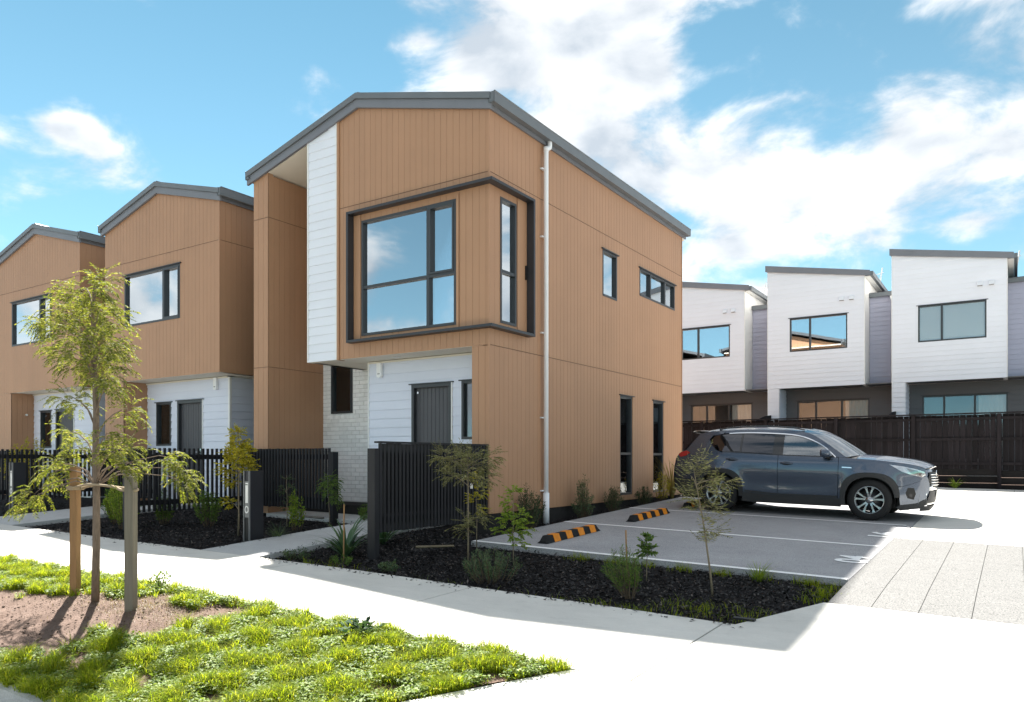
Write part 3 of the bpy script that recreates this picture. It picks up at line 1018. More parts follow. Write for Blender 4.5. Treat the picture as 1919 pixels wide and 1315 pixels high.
q = MB(); q.hexa(wbox(Wb, -5.349, -3.19, 3.60, 7.0, -.1, .0)); q.build('porch_upper_wall', 'brown_trim', house, fix=True)
window(Wb, house, -5.09, -4.48, 2.18, 3.22, name='porch_window', glass='glass_clear', inset=.03, fw=.045, flash=False, backing=('curtain', -5.02, -4.86, 2.2, 3.2))
# rear wall
Wk = Wall((0, 8.42, 0), -XN, YN)
substrate(Wk, .121, 5.66, .2, [(0, 6.82), (2.87, 7.56), (5.79, 6.80)], [(1.2, 3.0, 4.2, 5.5)], 'brown_trim', house, 'rear_wall')
window(Wk, house, 1.2, 3.0, 4.2, 5.5, mull=(2.2,))
# foundation
q = MB(); q.box(-5.7, -.012, .6, 8.40, -.2, Z0 - .003); q.box(-.34, -.012, .02, .599, -.2, Z0 - .003); q.build('foundation', 'foundation_dark', house)
# windows of the side wall
window(Ws, house, 4.00, 4.68, 4.55, 5.50, backing=('blind', 4.0, 4.68, 4.5, 5.55))
window(Ws, house, 5.83, 7.95, 4.88, 5.50, mull=(6.46, 7.33), glass='glass')
window(Ws, house, 4.83, 5.46, .45, 2.58, trans=(1.34,), name='tall_window', glass='glass_clear', inset=.06, backing=('curtain', 5.10, 5.5, .4, 2.6))
window(Ws, house, 6.60, 7.23, .45, 2.58, trans=(1.34,), name='tall_window', glass='glass_clear', inset=.06, backing=('curtain', 6.75, 7.3, .4, 2.6))
# corner window with its projecting surround
wf = window(Wf, house, -2.80, -.66, 3.43, 5.50, mull=(-1.26,), trans=(4.30,), name='corner_window', label='street face of the corner window', inset=.04, sash=(1,), flash=False, depth=2.2)
wsd = window(Ws, house, .30, .78, 3.44, 5.50, trans=(4.30,), name='corner_window', label='narrow side face of the corner window', inset=.04, flash=False, depth=.28)
PJ = .16
sr = MB()
for (z0, z1) in ((3.31, 3.355), (5.615, 5.66)):
    sr.prism([(-3.04, -PJ, z0), (PJ, -PJ, z0), (PJ, 1.15, z0), (.014, 1.15, z0), (.014, -.014, z0), (-3.04, -.014, z0)], (0, 0, z1 - z0))
sr.box(-3.04, -2.99, -PJ + .001, -.013, 3.356, 5.614)
sr.box(.013, PJ - .001, 1.10, 1.15, 3.356, 5.614)
sur = sr.build('window_surround', 'charcoal', house, fix=True)
sur['label'] = 'projecting charcoal surround wrapping the corner window'
q = MB()
q.box(-2.98, -2.815, -.024, -.0115, 3.36, 5.61); q.build('reveal_lining', 'brown_trim', sur)
q = MB(); q.box(.0115, .022, .80, 1.09, 3.36, 5.61); q.build('reveal_lining', 'brown_trim', sur)
q = MB(); q.box(.012, .05, 1.03, 1.055, 4.28, 4.52); q.build('window_stay', 'car_black', sur)
siren(house, -2.86, .555, 2.88)
# roof
roof = gable_roof(house, -5.90, .03, -2.87, 6.80 - .028, 7.56, 6.82 - .005, -.02, 8.62)
barge(roof, -5.93, .075, -2.87, 6.765, 7.56, 6.80, -.014)
eave_gutter(roof, 0.012, 6.82, -.05, 8.62, 1)
eave_gutter(roof, -5.80, 6.80, -.05, 8.62, -1)
q = MB(); q.box(-5.7, .0, 8.43, 8.60, 6.76, 6.81); q.build('rear_soffit', 'cream_soffit', roof)
# downpipe
q = MB()
xx = .085
q.tube([(.095, 1.74, 6.93), (.095, 1.74, 6.80), (.093, 1.73, 6.755), (.09, 1.69, 6.735), (.087, 1.645, 6.715), (xx, 1.63, 6.66), (xx, 1.63, .28)], .042, 14)
q.tube([(xx, 1.63, .62), (xx, 1.63, .06)], .056, 14)
q.tube([(xx, 1.63, 6.74), (xx, 1.63, 6.66)], .048, 14)
dp = q.build('downpipe', 'pipe_white', house, smooth=True)
for zz in (6.35, 5.15, 3.45, 1.95, .66):
    q = MB(); q.box(.012, .06, 1.54, 1.72, zz - .012, zz + .012); q.build('pipe_bracket', 'pipe_white', dp)


# ------------------------------------------------------------------ terrace houses to the left
def terrace(xr, label):
    xl = xr - 4.42; xm = (xl + xr) / 2
    h = empty('terrace_house', (xm, 4.2, .25))
    tag(h, label, 'house', 'tan gabled townhouses')
    HT = [(xl, 6.64), (xm, 7.22), (xr, 6.66)]
    Wt = Wall((0, 0, 0), XN, -YN)
    wl, wr_ = xr - 3.57, xr - 1.38
    hole = [(wl, wr_, 4.32, 5.52)]
    w = substrate(Wt, xl, xr, ZJ1, HT, hole, 'brown_trim', h, 'gable_wall')
    vboards(Wt, xl + .012, xr - .012, ZJ1, HT, hole, w, joints=[ZJ2])
    window(Wt, h, wl, wr_, 4.32, 5.52, mull=(xr - 2.02,), sash=(1,), backing=('blind', wl, wr_, 4.95, 5.6))
    Wx = Wall((xr, 0, 0), YN, XN)
    w = substrate(Wx, 0, 8.42, ZJ1, [(0, 6.66), (8.42, 6.66)], [], 'brown_trim', h, 'side_wall')
    vboards(Wx, .012, 4.6, ZJ1, [(0, 6.66), (8.42, 6.66)], [], w, joints=[ZJ2])
    q = MB(); q.hexa(wbox(Wx, -.013, .011, ZJ1, 6.66, -.02, .013)); q.build('corner_trim', 'brown_trim', w, fix=True)
    q = MB(); q.box(xl, xl + .12, .121, 8.42, .2, 6.64); q.build('party_wall', 'foundation_dark', h)  # dark colour added on this unseen side to hold back bounced sun
    q = MB(); q.box(xl + .121, xr - .121, 8.30, 8.42, .2, 6.66); q.build('rear_wall', 'brown_trim', h)
    # ground floor
    w = substrate(Wt, xl, xr - 3.59, .2, [(xl, ZJ1 - .002), (xr, ZJ1 - .002)], [], 'brown_trim', h, 'wing_wall')
    vboards(Wt, xl + .012, xr - 3.605, .2, [(xl, ZJ1 - .014), (xr, ZJ1 - .014)], [], w)
    Wg = Wall((xr - 3.59, 0, 0), YN, XN)
    w = substrate(Wg, 0, .58, .2, [(0, ZJ1 - .002), (1, ZJ1 - .002)], [], 'brown_trim', h, 'wing_wall_return')
    vboards(Wg, .0, .57, .2, [(0, ZJ1 - .014), (1, ZJ1 - .014)], [], w)
    We = Wall((0, .58, 0), XN, -YN)
    d0, d1 = xr - 2.35, xr - 1.40
    k0, k1 = xr - 3.20, xr - 2.60
    holes = [(d0, d1, .3, 2.57), (k0, k1, 1.54, 2.56)]
    w = substrate(We, xr - 3.589, xr - .45, .2, [(xl, ZJ1 - .002), (xr, ZJ1 - .002)], holes, 'white_trim', h, 'entry_wall')
    hboards(We, xr - 3.575, xr - .475, .30, [(xl, ZJ1 - .03), (xr, ZJ1 - .03)], holes, w, mat='grey_board', pitch=.165)
    q = MB(); q.hexa(wbox(We, xr - 3.575, xr - .475, ZJ1 - .045, ZJ1 - .012, .025, .05)); q.build('soffit_mould', 'cream_soffit', w, fix=True)
    Wq = Wall((xr - .45, 0, 0), YN, XN)
    w = substrate(Wq, .58, 8.3, .2, [(0, ZJ1 - .002), (9, ZJ1 - .002)], [], 'white_trim', h, 'side_entry_wall')
    hboards(Wq, .605, 4.0, .30, [(0, ZJ1 - .03), (9, ZJ1 - .03)], [], w, mat='grey_board', pitch=.165)
    q = MB(); q.box(xr - .475, xr - .42, .552, .604, .25, ZJ1 - .03); q.build('edge_trim', 'white_trim', w)
    front_door(We, h, d0, d1, .30, 2.57)
    window(We, h, k0, k1, 1.54, 2.56, name='entry_window', glass='glass_clear', inset=.03, backing=('curtain', k0 + .15, k1 - .2, 1.6, 2.4))
    siren(h, xr - .87, .555, 2.90)
    q = MB(); q.box(xl + .01, xr - .001, .121, 8.3, ZJ1, ZJ1 + .05); q.box(xl, xr - .001, .001, .12, ZJ1 - .004, ZJ1 - .0005); q.build('entry_soffit', 'cream_soffit', h)
    q = MB(); q.box(xl + .13, xr - .58, .73, 8.2, -.2, .29); q.box(xl + .02, xr - 3.6, .02, .56, -.2, .199); q.build('foundation', 'foundation_dark', h)
    r_ = gable_roof(h, xl - .05, xr + .05, xm, 6.63, 7.22, 6.65, -.02, 8.55)
    barge(r_, xl - .10, xr + .09, xm, 6.61, 7.22, 6.63, -.014)
    eave_gutter(r_, xr + .012, 6.66, -.05, 8.55, 1)
    eave_gutter(r_, xl - .012, 6.64, -.05, 8.55, -1)
    # light by the door of the wing wall
    q = MB(); q.lathe_y([(.001, 0), (.03, .002), (.03, .05), (.022, .06), (.001, .062)], 12)
    q.v = [(xr - 3.578 + b, .36 + a, 2.46 + c) for a, b, c in q.v]; q.build('wall_light', 'plate_white', h, fix=True)
    return h


terrace(-6.90, 'tan gabled terrace house just beyond the blade wall, its window right of the tree')
terrace(-12.48, 'tan gabled terrace house cut by the picture edge, its window behind the tree crown')


# ------------------------------------------------------------------ white townhouses at the back
def white_house(x0, label, blind, full=True):
    h = empty('white_townhouse', (x0 + 2, 22, 1.0))
    tag(h, label, 'house', 'white townhouses behind the black fence')
    Y, Yr = 19.0, 20.0
    Wt = Wall((0, Y, 0), XN, -YN)
    HT = [(x0, 8.20), (x0 + 3.33, 7.64)]
    hole = [(x0 + .80, x0 + 2.76, 5.16, 6.38)]
    w = substrate(Wt, x0, x0 + 3.33, 3.84, HT, hole, 'white_trim', h, 'upper_wall')
    hboards(Wt, x0 + .02, x0 + 3.31, 3.84, HT, hole, w, pitch=.165)
    for a in (x0, x0 + 3.31):
        q = MB(); q.hexa(wbox(Wt, a, a + .02, 3.84, lin(a + .01, HT) - .003, .001, .03)); q.build('edge_trim', 'white_trim', w, fix=True)
    window(Wt, h, *hole[0][:2], *hole[0][2:], mull=(x0 + 1.5,), backing=('blind', x0 + .8, x0 + 2.76, 5.1, 6.4) if blind else None, glass='glass_clear' if blind else 'glass', depth=1.5)
    for vx in (2.58, 2.90):
        q = MB(); q.prism([(x0 + vx - .08, Y - .03, 6.98), (x0 + vx - .08, Y - .03, 6.84), (x0 + vx - .08, Y - .13, 6.84), (x0 + vx - .08, Y - .05, 6.97)], (.16, 0, 0)); vv = q.build('wall_vent', 'pipe_white', h, fix=True)
        q = MB(); q.box(x0 + vx - .07, x0 + vx + .07, Y - .12, Y - .04, 6.832, 6.8395); q.build('vent_mesh', 'plate_grey', vv)
    # side return of the projecting part and leg
    q = MB(); q.box(x0 + 3.21, x0 + 3.329, Y + .121, 26, 3.84, 7.63); q.build('return_wall', 'white_trim', h)
    q = MB(); q.box(x0, x0 + .119, Y + .121, 26, .6, 7.9); q.build('party_wall', 'white_trim', h)
    wleg = Wall((0, Y, 0), XN, -YN)
    w = substrate(wleg, x0, x0 + .42, .7, [(x0, 3.838), (x0 + 1, 3.838)], [], 'white_trim', h, 'leg_wall')
    hboards(wleg, x0 + .02, x0 + .41, .7, [(x0, 3.838), (x0 + 1, 3.838)], [], w, pitch=.165)
    Wl = Wall((x0 + .42, 0, 0), YN, XN)
    w = substrate(Wl, Y + .001, Yr, .7, [(Y, 3.838), (Yr, 3.838)], [], 'grey_board', h, 'leg_return')
    hboards(Wl, Y + .02, Yr, .7, [(Y, 3.83), (Yr, 3.83)], [], w, mat='grey_board', pitch=.165)
    # recessed ground floor with the sliding door
    Wg = Wall((0, Yr, 0), XN, -YN)
    sl = [(x0 + .84, x0 + 3.33, 1.25, 3.42)]
    w = substrate(Wg, x0 + .421, x0 + 4.17, .7, [(x0, 3.838), (x0 + 5, 3.838)], sl, 'dim_board', h, 'rear_ground_wall')
    hboards(Wg, x0 + .43, x0 + 4.16, .7, [(x0, 3.83), (x0 + 5, 3.83)], sl, w, mat='dim_board', pitch=.165)
    window(Wg, h, *sl[0], mull=(x0 + 1.5, x0 + 2.4), name='sliding_door', glass='glass_mid', backing=('curtain', x0 + 2.5, x0 + 3.3, 1.3, 3.4), depth=1.2)
    # recessed upper part
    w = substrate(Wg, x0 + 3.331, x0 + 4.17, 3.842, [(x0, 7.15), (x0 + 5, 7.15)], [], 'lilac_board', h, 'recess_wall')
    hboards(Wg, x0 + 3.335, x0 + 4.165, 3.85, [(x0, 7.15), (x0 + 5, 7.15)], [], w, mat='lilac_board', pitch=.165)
    q = MB(); q.box(x0 + .43, x0 + 4.16, Y + .121, Yr - .03, 3.845, 3.88); q.build('balcony_soffit', 'dim_board', h)
    q = MB(); q.box(x0 + 3.331, x0 + 4.17, Yr - .14, Yr - .028, 7.02, 7.16); q.build('gutter', 'gutter_grey', h)
    q = MB(); q.prism([(x0 + 3.331, Yr - .05, 7.165), (x0 + 4.169, Yr - .05, 7.165), (x0 + 4.169, 25.9, 8.2), (x0 + 3.331, 25.9, 8.2)], (0, 0, .03)); q.build('lower_roof', 'roof_metal', h, fix=True)
    q = MB(); px = x0 + 4.08
    q.tube([(px - .05, Yr - .08, 7.05), (px - .04, Yr - .09, 6.95), (px, Yr - .08, 6.85), (px, Yr - .08, 3.86)], .04, 10); q.build('downpipe', 'pipe_white', h, smooth=True)
    # mono pitch roof with dark fascia
    r = MB(); r.prism([(x0 - .04, Y - .05, 8.22), (x0 + 3.50, Y - .05, 7.625), (x0 + 3.50, Y - .05, 7.66), (x0 - .04, Y - .05, 8.255)], (0, 7.1, 0)); roof_ = r.build('roof', 'roof_metal', h, fix=True)
    q = MB(); q.prism([(x0 - .06, Y - .10, 8.19), (x0 + 3.50, Y - .10, 7.595), (x0 + 3.50, Y - .10, 7.79), (x0 - .06, Y - .10, 8.42)], (0, .049, 0)); q.build('fascia', 'fascia_grey', roof_, fix=True)
    q = MB(); q.box(x0 + 3.502, x0 + 3.60, Y - .09, 26, 7.60, 7.75); q.build('side_gutter', 'gutter_grey', roof_)
    q = MB(); q.box(x0 + 3.34, x0 + 3.50, Y - .04, 26, 7.585, 7.60); q.build('eave_soffit', 'white_trim', roof_)
    q = MB(); q.tube([(x0 + 3.58, Y + 1.7, 7.7), (x0 + 3.66, Y + 1.7, 8.22)], .022, 8); q.tube([(x0 + 3.44, Y + 1.7, 7.98), (x0 + 3.7, Y + 1.7, 8.04)], .014, 6); q.build('roof_vent_pipe', 'plate_white', roof_, fix=True)
    q = MB(); q.box(x0 + .13, x0 + 4.16, 25.9, 26.0, .6, 8.1); q.build('far_wall', 'white_trim', h)
    # courtyard screen between neighbours
    q = MB(); q.prism([(x0 + .1, 16.6, .7), (x0 + .1, Yr - .02, .7), (x0 + .1, Yr - .02, 2.95), (x0 + .1, 18.2, 2.8), (x0 + .1, 16.6, 2.5)], (.04, 0, 0)); q.build('courtyard_screen', 'black_paling', h, fix=True)


white_house(-4.85, 'white townhouse half hidden behind the corner house', False)
white_house(-.68, 'middle white townhouse whose clear window mirrors the tan roof', False)
white_house(3.49, 'white townhouse with pale blinds in its upper window', True)


# ------------------------------------------------------------------ fences
def slat_fence(a, b, ztop, zbot, label, pitch=.085, sw=.045, backing=None, posts=True, group='black slatted front fences', slat_out=1):
    """vertical slats on rails between plan points a and b"""
    A, B = Vector((*a, 0)), Vector((*b, 0))
    u = (B - A).normalized(); n = Vector((u.y, -u.x, 0)) * slat_out
    Lf = (B - A).length
    f = empty('slat_fence', (a[0], a[1], G(*a)))
    tag(f, label, 'fence', group)
    W = Wall(A, u, n)
    for zz in (ztop - .16, zbot + .16):
        q = MB(); q.hexa(wbox(W, 0, Lf, zz - .045, zz + .045, -.05, -.004)); q.build('rail', 'black_slat', f, fix=True)
    k = int(Lf / pitch)
    me = None
    for i in range(k + 1):
        c = .03 + i * (Lf - .06) / k
        q = MB(); q.hexa(wbox(W, c - sw / 2, c + sw / 2, zbot + rnd.uniform(-.006, .006), ztop + rnd.uniform(-.004, .004), -.002, .028))
        q.build('slat', 'black_slat', f, fix=True)
    if backing:
        q = MB(); q.hexa(wbox(W, .12, Lf, zbot + backing[0], ztop - backing[1], -.006, -.003)); q.build('backing_panel', 'black_slat', f, fix=True)
    for c in ((-.05, Lf) if posts is True else posts):
        p = W.P(c, 0)
        q = MB(); q.hexa(wbox(W, c - .045, c + .045, G(p.x, p.y) - .3, ztop - .07, -.10, .03)); q.build('post', 'black_slat', f, fix=True)
    return f


f = slat_fence((-.03, -2.52), (-.03, -.03), 1.425, .24, 'black slatted fence standing out from the corner house column', pitch=.077, backing=(.24, .12), posts=(-.05,))
q = MB(); q.box(-.09, .012, -2.53, -.03, 1.427, 1.452); q.build('cap_rail', 'black_slat', f)
slat_fence((-5.75, -.16), (-3.42, -.16), 1.42, .30, 'dense black slatted fence in front of the blade wall and brick porch', pitch=.088, sw=.05, posts=(2.37,))
slat_fence((-5.86, -2.52), (-5.86, -.2), 1.42, .28, 'black slatted fence running back behind the staked tree to the blade wall', pitch=.10, sw=.04, posts=(-.05,))
slat_fence((-11.35, -.16), (-8.98, -.16), 1.44, .34, 'black slatted fence below the entry window of the second house', pitch=.10, sw=.045, posts=(2.4,))
slat_fence((-11.44, -2.52), (-11.44, -.2), 1.44, .34, 'black slatted fence at the far end of the row by the yellow shrub', pitch=.10, sw=.045, posts=(-.05,))
slat_fence((-16.9, -.16), (-14.5, -.16), 1.46, .36, 'black slatted fence in front of the house at the picture edge', pitch=.10, sw=.045)

# back boundary fence of black palings
pf = empty('paling_fence', (3, 16.1, .5))
tag(pf, 'tall black timber paling fence behind the parked car', 'fence')
x = -4.2
while x < 14.2:
    w = .142 + rnd.uniform(-.004, .004)
    q = MB(); t = rnd.uniform(-.008, .006)
    zt = 2.535 + rnd.uniform(-.012, .012)
    q.box(x, x + w, 16.13 + t, 16.148 + t, .92 + rnd.uniform(-.03, .01), zt)
    q.build('paling', 'black_paling', pf)
    x += w + rnd.choice((.003, .004, .006, .010, .014))
for xa in np.arange(-4.36, 14.0, 2.2):
    q = MB(); q.box(xa - .05, xa + .05, 16.02, 16.115, G(xa, 16) - .2, 2.54); q.build('post', 'black_paling', pf)
    for zz in (2.42, 1.82, 1.10):
        q = MB(); q.box(xa + .052, xa + 2.148, 16.065, 16.118, zz - .04, zz + .04); q.build('rail', 'black_paling', pf)
    q = MB(); q.box(xa + .002, xa + 2.198, 15.99, 16.18, 2.552, 2.585); q.build('cap_board', 'black_paling', pf)
    for k in range(3):
        zz = G(xa + 1, 16) - .06 + k * .205
        q = MB(); q.box(xa + .003, xa + 2.197, 16.12 + k * .002, 16.16, zz, zz + .198); q.build('retaining_board', 'retaining', pf)
yard = poly_sheet('rear_yard', [(-12, 16.2), (15, 16.2), (15, 19.0), (-12, 19.0)], .35, 'concrete', step=1.5)
tag(yard, kind='structure', label='raised concrete yard behind the paling fence')
back = poly_sheet('rear_lawn', [(-30, 9.51), (.59, 9.51), (.59, 16.0), (-30, 16.0)], -.05, 'soil', step=1.5)
tag(back, kind='structure', label='bare ground behind the corner house')


# ------------------------------------------------------------------ letterboxes
def letterbox(x, y, label, rz=0):
    z = G(x, y) - .05
    e = empty('letterbox', (x, y, z)); tag(e, label, 'letterbox', 'black pillar letterboxes')
    # front face looks to the street (-y)
    w, d, h = .145, .24, 1.09
    q = MB(); q.box(x - w / 2, x + w / 2, y, y + d, z, z + h)
    q.build('body', 'black_box', e)
    for s in (-1, 1):
        q = MB(); q.box(x + s * (w / 2 - .009) - .008, x + s * (w / 2 - .009) + .008, y - .022, y - .001, z, z + h); q.build('edge_fin', 'plate_grey', e)
    q = MB(); q.box(x - w / 2 + .018, x + w / 2 - .018, y - .010, y - .001, z + .38, z + .93); fp_ = q.build('face_plate', 'plate_grey', e)
    q = MB(); q.box(x - .029, x + .029, y - .014, y - .0105, z + .60, z + .905); q.build('mail_slot_plate', 'plate_white', fp_)
    q = MB(); q.box(x - .024, x + .024, y - .017, y - .0145, z + .872, z + .884); q.build('slot', 'car_black', fp_)
    q = MB(); q.lathe_y([(.030, -.011), (.030, -.016), (.046, -.016), (.046, -.011)], 24, (0, 0, 0))
    q.v = [(x + a, y + b, z + .50 + c * 1.25) for a, b, c in q.v]; q.build('ring', 'plate_white', fp_, fix=True)
    q = MB(); q.box(x - w / 2 + .018, x + w / 2 - .018, y - .006, y - .001, z + .01, z + .365); q.build('recess_panel', 'car_black', e)


letterbox(-2.74, -2.50, 'black pillar letterbox with white ring beside the entry path of the corner house')
letterbox(-10.43, -2.44, 'black pillar letterbox with white ring near the picture edge')


# ------------------------------------------------------------------ wheel stops
def wheel_stop(yc, label, first=None):
    x0, L = 1.45, 1.65
    z = G(x0, yc)
    e = empty('wheel_stop', (x0, yc, z)); tag(e, label, 'wheel stop', 'rubber wheel stops in the parking bays')
    def blk(ya, yb, grow, name, mat, taper=(0, 0)):
        h, b, t = .10 + grow, .085 + grow, .045 + grow
        q = MB(); pts = []
        for yy, tp in ((ya, taper[0]), (yb, taper[1])):
            zz = G(x0, yy) + .001
            hh = h - tp
            pts.append([(x0 - b, yy, zz), (x0 + b, yy, zz), (x0 + t, yy, zz + hh), (x0 - t, yy, zz + hh)])
        q.add(pts[0] + pts[1], [(0, 1, 2, 3), (7, 6, 5, 4), (0, 4, 5, 1), (1, 5, 6, 2), (2, 6, 7, 3), (3, 7, 4, 0)])
        q.build(name, mat, e, fix=True)
    y0, y1 = yc - L / 2, yc + L / 2
    blk(y0 + .09, y1 - .09, 0, 'body', 'rubber')
    blk(y0, y0 + .0895, 0, 'end_ramp', 'rubber', (.07, 0)); blk(y1 - .0895, y1, 0, 'end_ramp', 'rubber', (0, .07))
    for k in range(4):
        c = y0 + .30 + k * .37
        blk(c - .085, c + .085, .004, 'reflector_block', 'stop_yellow')


wheel_stop(.06, 'rubber wheel stop with orange blocks in the bay nearest the street')
wheel_stop(3.0, 'rubber wheel stop with orange blocks in the empty bay beside the car')
wheel_stop(5.62, 'rubber wheel stop mostly hidden by the car and a sapling')

# ------------------------------------------------------------------ tree stakes
STK = []


def stake(x, y, top, w, mat, label, lean=(0, 0)):
    z = berm_z(x, y) - .06
    q = MB()
    h = w / 2
    p = []
    for zz, (ox, oy) in ((z, (0, 0)), (z + .06 + top, lean)):
        for yy in (-h, h):
            for xx in (-h, h):
                c, s_ = math.cos(.5), math.sin(.5)
                p.append((x + ox + xx * c - yy * s_, y + oy + xx * s_ + yy * c, zz))
    q.hexa(p)
    o = q.build('tree_stake', mat, None, fix=True)
    tag(o, label, 'stake', 'stakes around the street tree')
    return o


stake(-1.00, -5.93, 1.30, .072, 'stake_tan', 'tan timber stake standing left of the staked tree trunk')
stake(.17, -6.02, 1.23, .080, 'stake_grey', 'weathered grey timber stake standing right of the staked tree trunk')
tb = MB()
tb.tube([(-1.05, -5.97, .92), (-.95, -5.98, .92), (-.7, -5.99, .955), (-.5, -6.07, .965), (-.42, -6.06, .965), (-.1, -6.05, .955), (.1, -6.07, .92), (.23, -6.0, .92), (.2, -5.97, .925), (-.1, -5.99, .94), (-.42, -5.97, .955), (-.7, -5.95, .94), (-.97, -5.89, .91), (-1.05, -5.97, .92)], .013, 6, False)
tie = tb.build('tree_tie', 'tie_band', None, smooth=True)
tag(tie, 'pale webbing tie looped between the two front stakes and the trunk', 'tie')
for ax, ay in ((-1.0, -5.93),):
    q = MB(); q.box(ax - .06, ax + .06, ay - .06, ay + .06, .895, .935); q.build('tie_wrap', 'tie_band', tie)


# ------------------------------------------------------------------ plants
def leaves(pos, dirs, ln, wd, fold=.25, droop=0.0, ups=None):
    """folded diamond leaves: arrays of base points, directions, lengths and widths"""
    pos = np.asarray(pos, float); d = np.asarray(dirs, float)
    d /= np.linalg.norm(d, axis=1)[:, None] + 1e-9
    n = len(pos)
    rv = nrg.normal(size=(n, 3)) if ups is None else ups + nrg.normal(size=(n, 3)) * .35
    s = np.cross(d, rv); s /= np.linalg.norm(s, axis=1)[:, None] + 1e-9
    nn = np.cross(s, d)
    ln = np.asarray(ln)[:, None]; wd = np.asarray(wd)[:, None]
    mid = pos + d * ln * .45 + nn * wd * fold
    tip = pos + d * ln; tip[:, 2] -= (droop * ln[:, 0])
    V = np.empty((n, 4, 3)); V[:, 0] = pos; V[:, 1] = mid + s * wd * .5; V[:, 2] = tip; V[:, 3] = mid - s * wd * .5
    return V.reshape(-1, 3)


def leaf_obj(name, V, mat, parent):
    F = np.arange(len(V)).reshape(-1, 4)
    return np_mesh(name, V, F, mat, parent)


def curve_pts(p0, d0, L, n, droop, wob=.12):
    """a wandering drooping twig"""
    p = Vector(p0); d = Vector(d0).normalized(); out = [p.copy()]
    for k in range(n):
        d = (d + Vector((rnd.uniform(-wob, wob), rnd.uniform(-wob, wob), rnd.uniform(-wob, wob) - droop))).normalized()
        p = p + d * (L / n); out.append(p.copy())
    return out


def along(pts, t):
    k = t * (len(pts) - 1); i = min(int(k), len(pts) - 2); f_ = k - i
    return pts[i].lerp(pts[i + 1], f_), (pts[i + 1] - pts[i]).normalized()


def fronds(cl, V, S, nfr, flen, leaf, droop=.22, spread=1.0, npair=9):
    """cl: list of (point, direction, radius): sprays of pinnate fronds drooping around each point"""
    for (c, d, r, k) in cl:
        c = Vector(c); d = Vector(d)
        for i in range(int(nfr * k)):
            a = rnd.uniform(0, 2 * math.pi); h = rnd.uniform(-1, 1)
            o = Vector((math.cos(a) * math.sqrt(1 - h * h), math.sin(a) * math.sqrt(1 - h * h), h * .9))
            p = c + o * r * rnd.uniform(.15, .95) ** .7
            dd = (o * spread + d * .7 + Vector((0, 0, .25))).normalized()
            L = flen * rnd.uniform(.6, 1.2)
            pts = curve_pts(p, dd, L, 5, droop, .1)
            S.append((pts, .0016))
            P = []; D = []
            for j in range(npair):
                q, t = along(pts, (j + .5) / npair)
                side = t.cross(Vector((0, 0, 1)))
                if side.length < .05: side = Vector((1, 0, 0))
                side.normalize()
                for sg in (-1, 1):
                    P.append(q); D.append(side * sg + t * .55 + Vector((0, 0, -.25 + rnd.uniform(-.2, .2))))
            q, t = along(pts, 1); P.append(q); D.append(t)
            n = len(P)
            V.append(leaves([tuple(p) for p in P], [tuple(x) for x in D], nrg.uniform(.7, 1.2, n) * leaf[0], nrg.uniform(.8, 1.2, n) * leaf[1], .2))


def stems_mesh(S, name, mat, parent, n=5):
    m = MB()
    for pts, r in S:
        if isinstance(r, (int, float)):
            rr = [r * (1 - .6 * i / (len(pts) - 1)) for i in range(len(pts))]
        else: rr = r
        m.tube(pts, rr, n if max(rr) > .004 else 3, False)
    o = m.build(name, mat, parent, smooth=True)
    o['kind'] = 'stuff'
    return o


# street tree ------------------------------------------------------
tx, ty = -.47, -6.01
tz = berm_z(tx, ty) - .04
tree = empty('street_tree', (tx, ty, tz)); tag(tree, 'young drooping street tree tied between timber stakes on the berm', 'tree')
trunk = [(tx, ty, tz), (tx + .02, ty, .35), (tx + .005, ty + .01, .9), (tx + .01, ty, 1.3), (tx + .0, ty + .01, 1.7), (tx - .02, ty, 2.1), (tx - .06, ty + .01, 2.5), (tx - .03, ty, 2.85), (tx + .02, ty, 3.0)]
q = MB(); q.tube(trunk, [.038, .034, .032, .030, .027, .023, .016, .009, .004], 12); q.build('trunk', 'trunk_bark', tree, smooth=True)


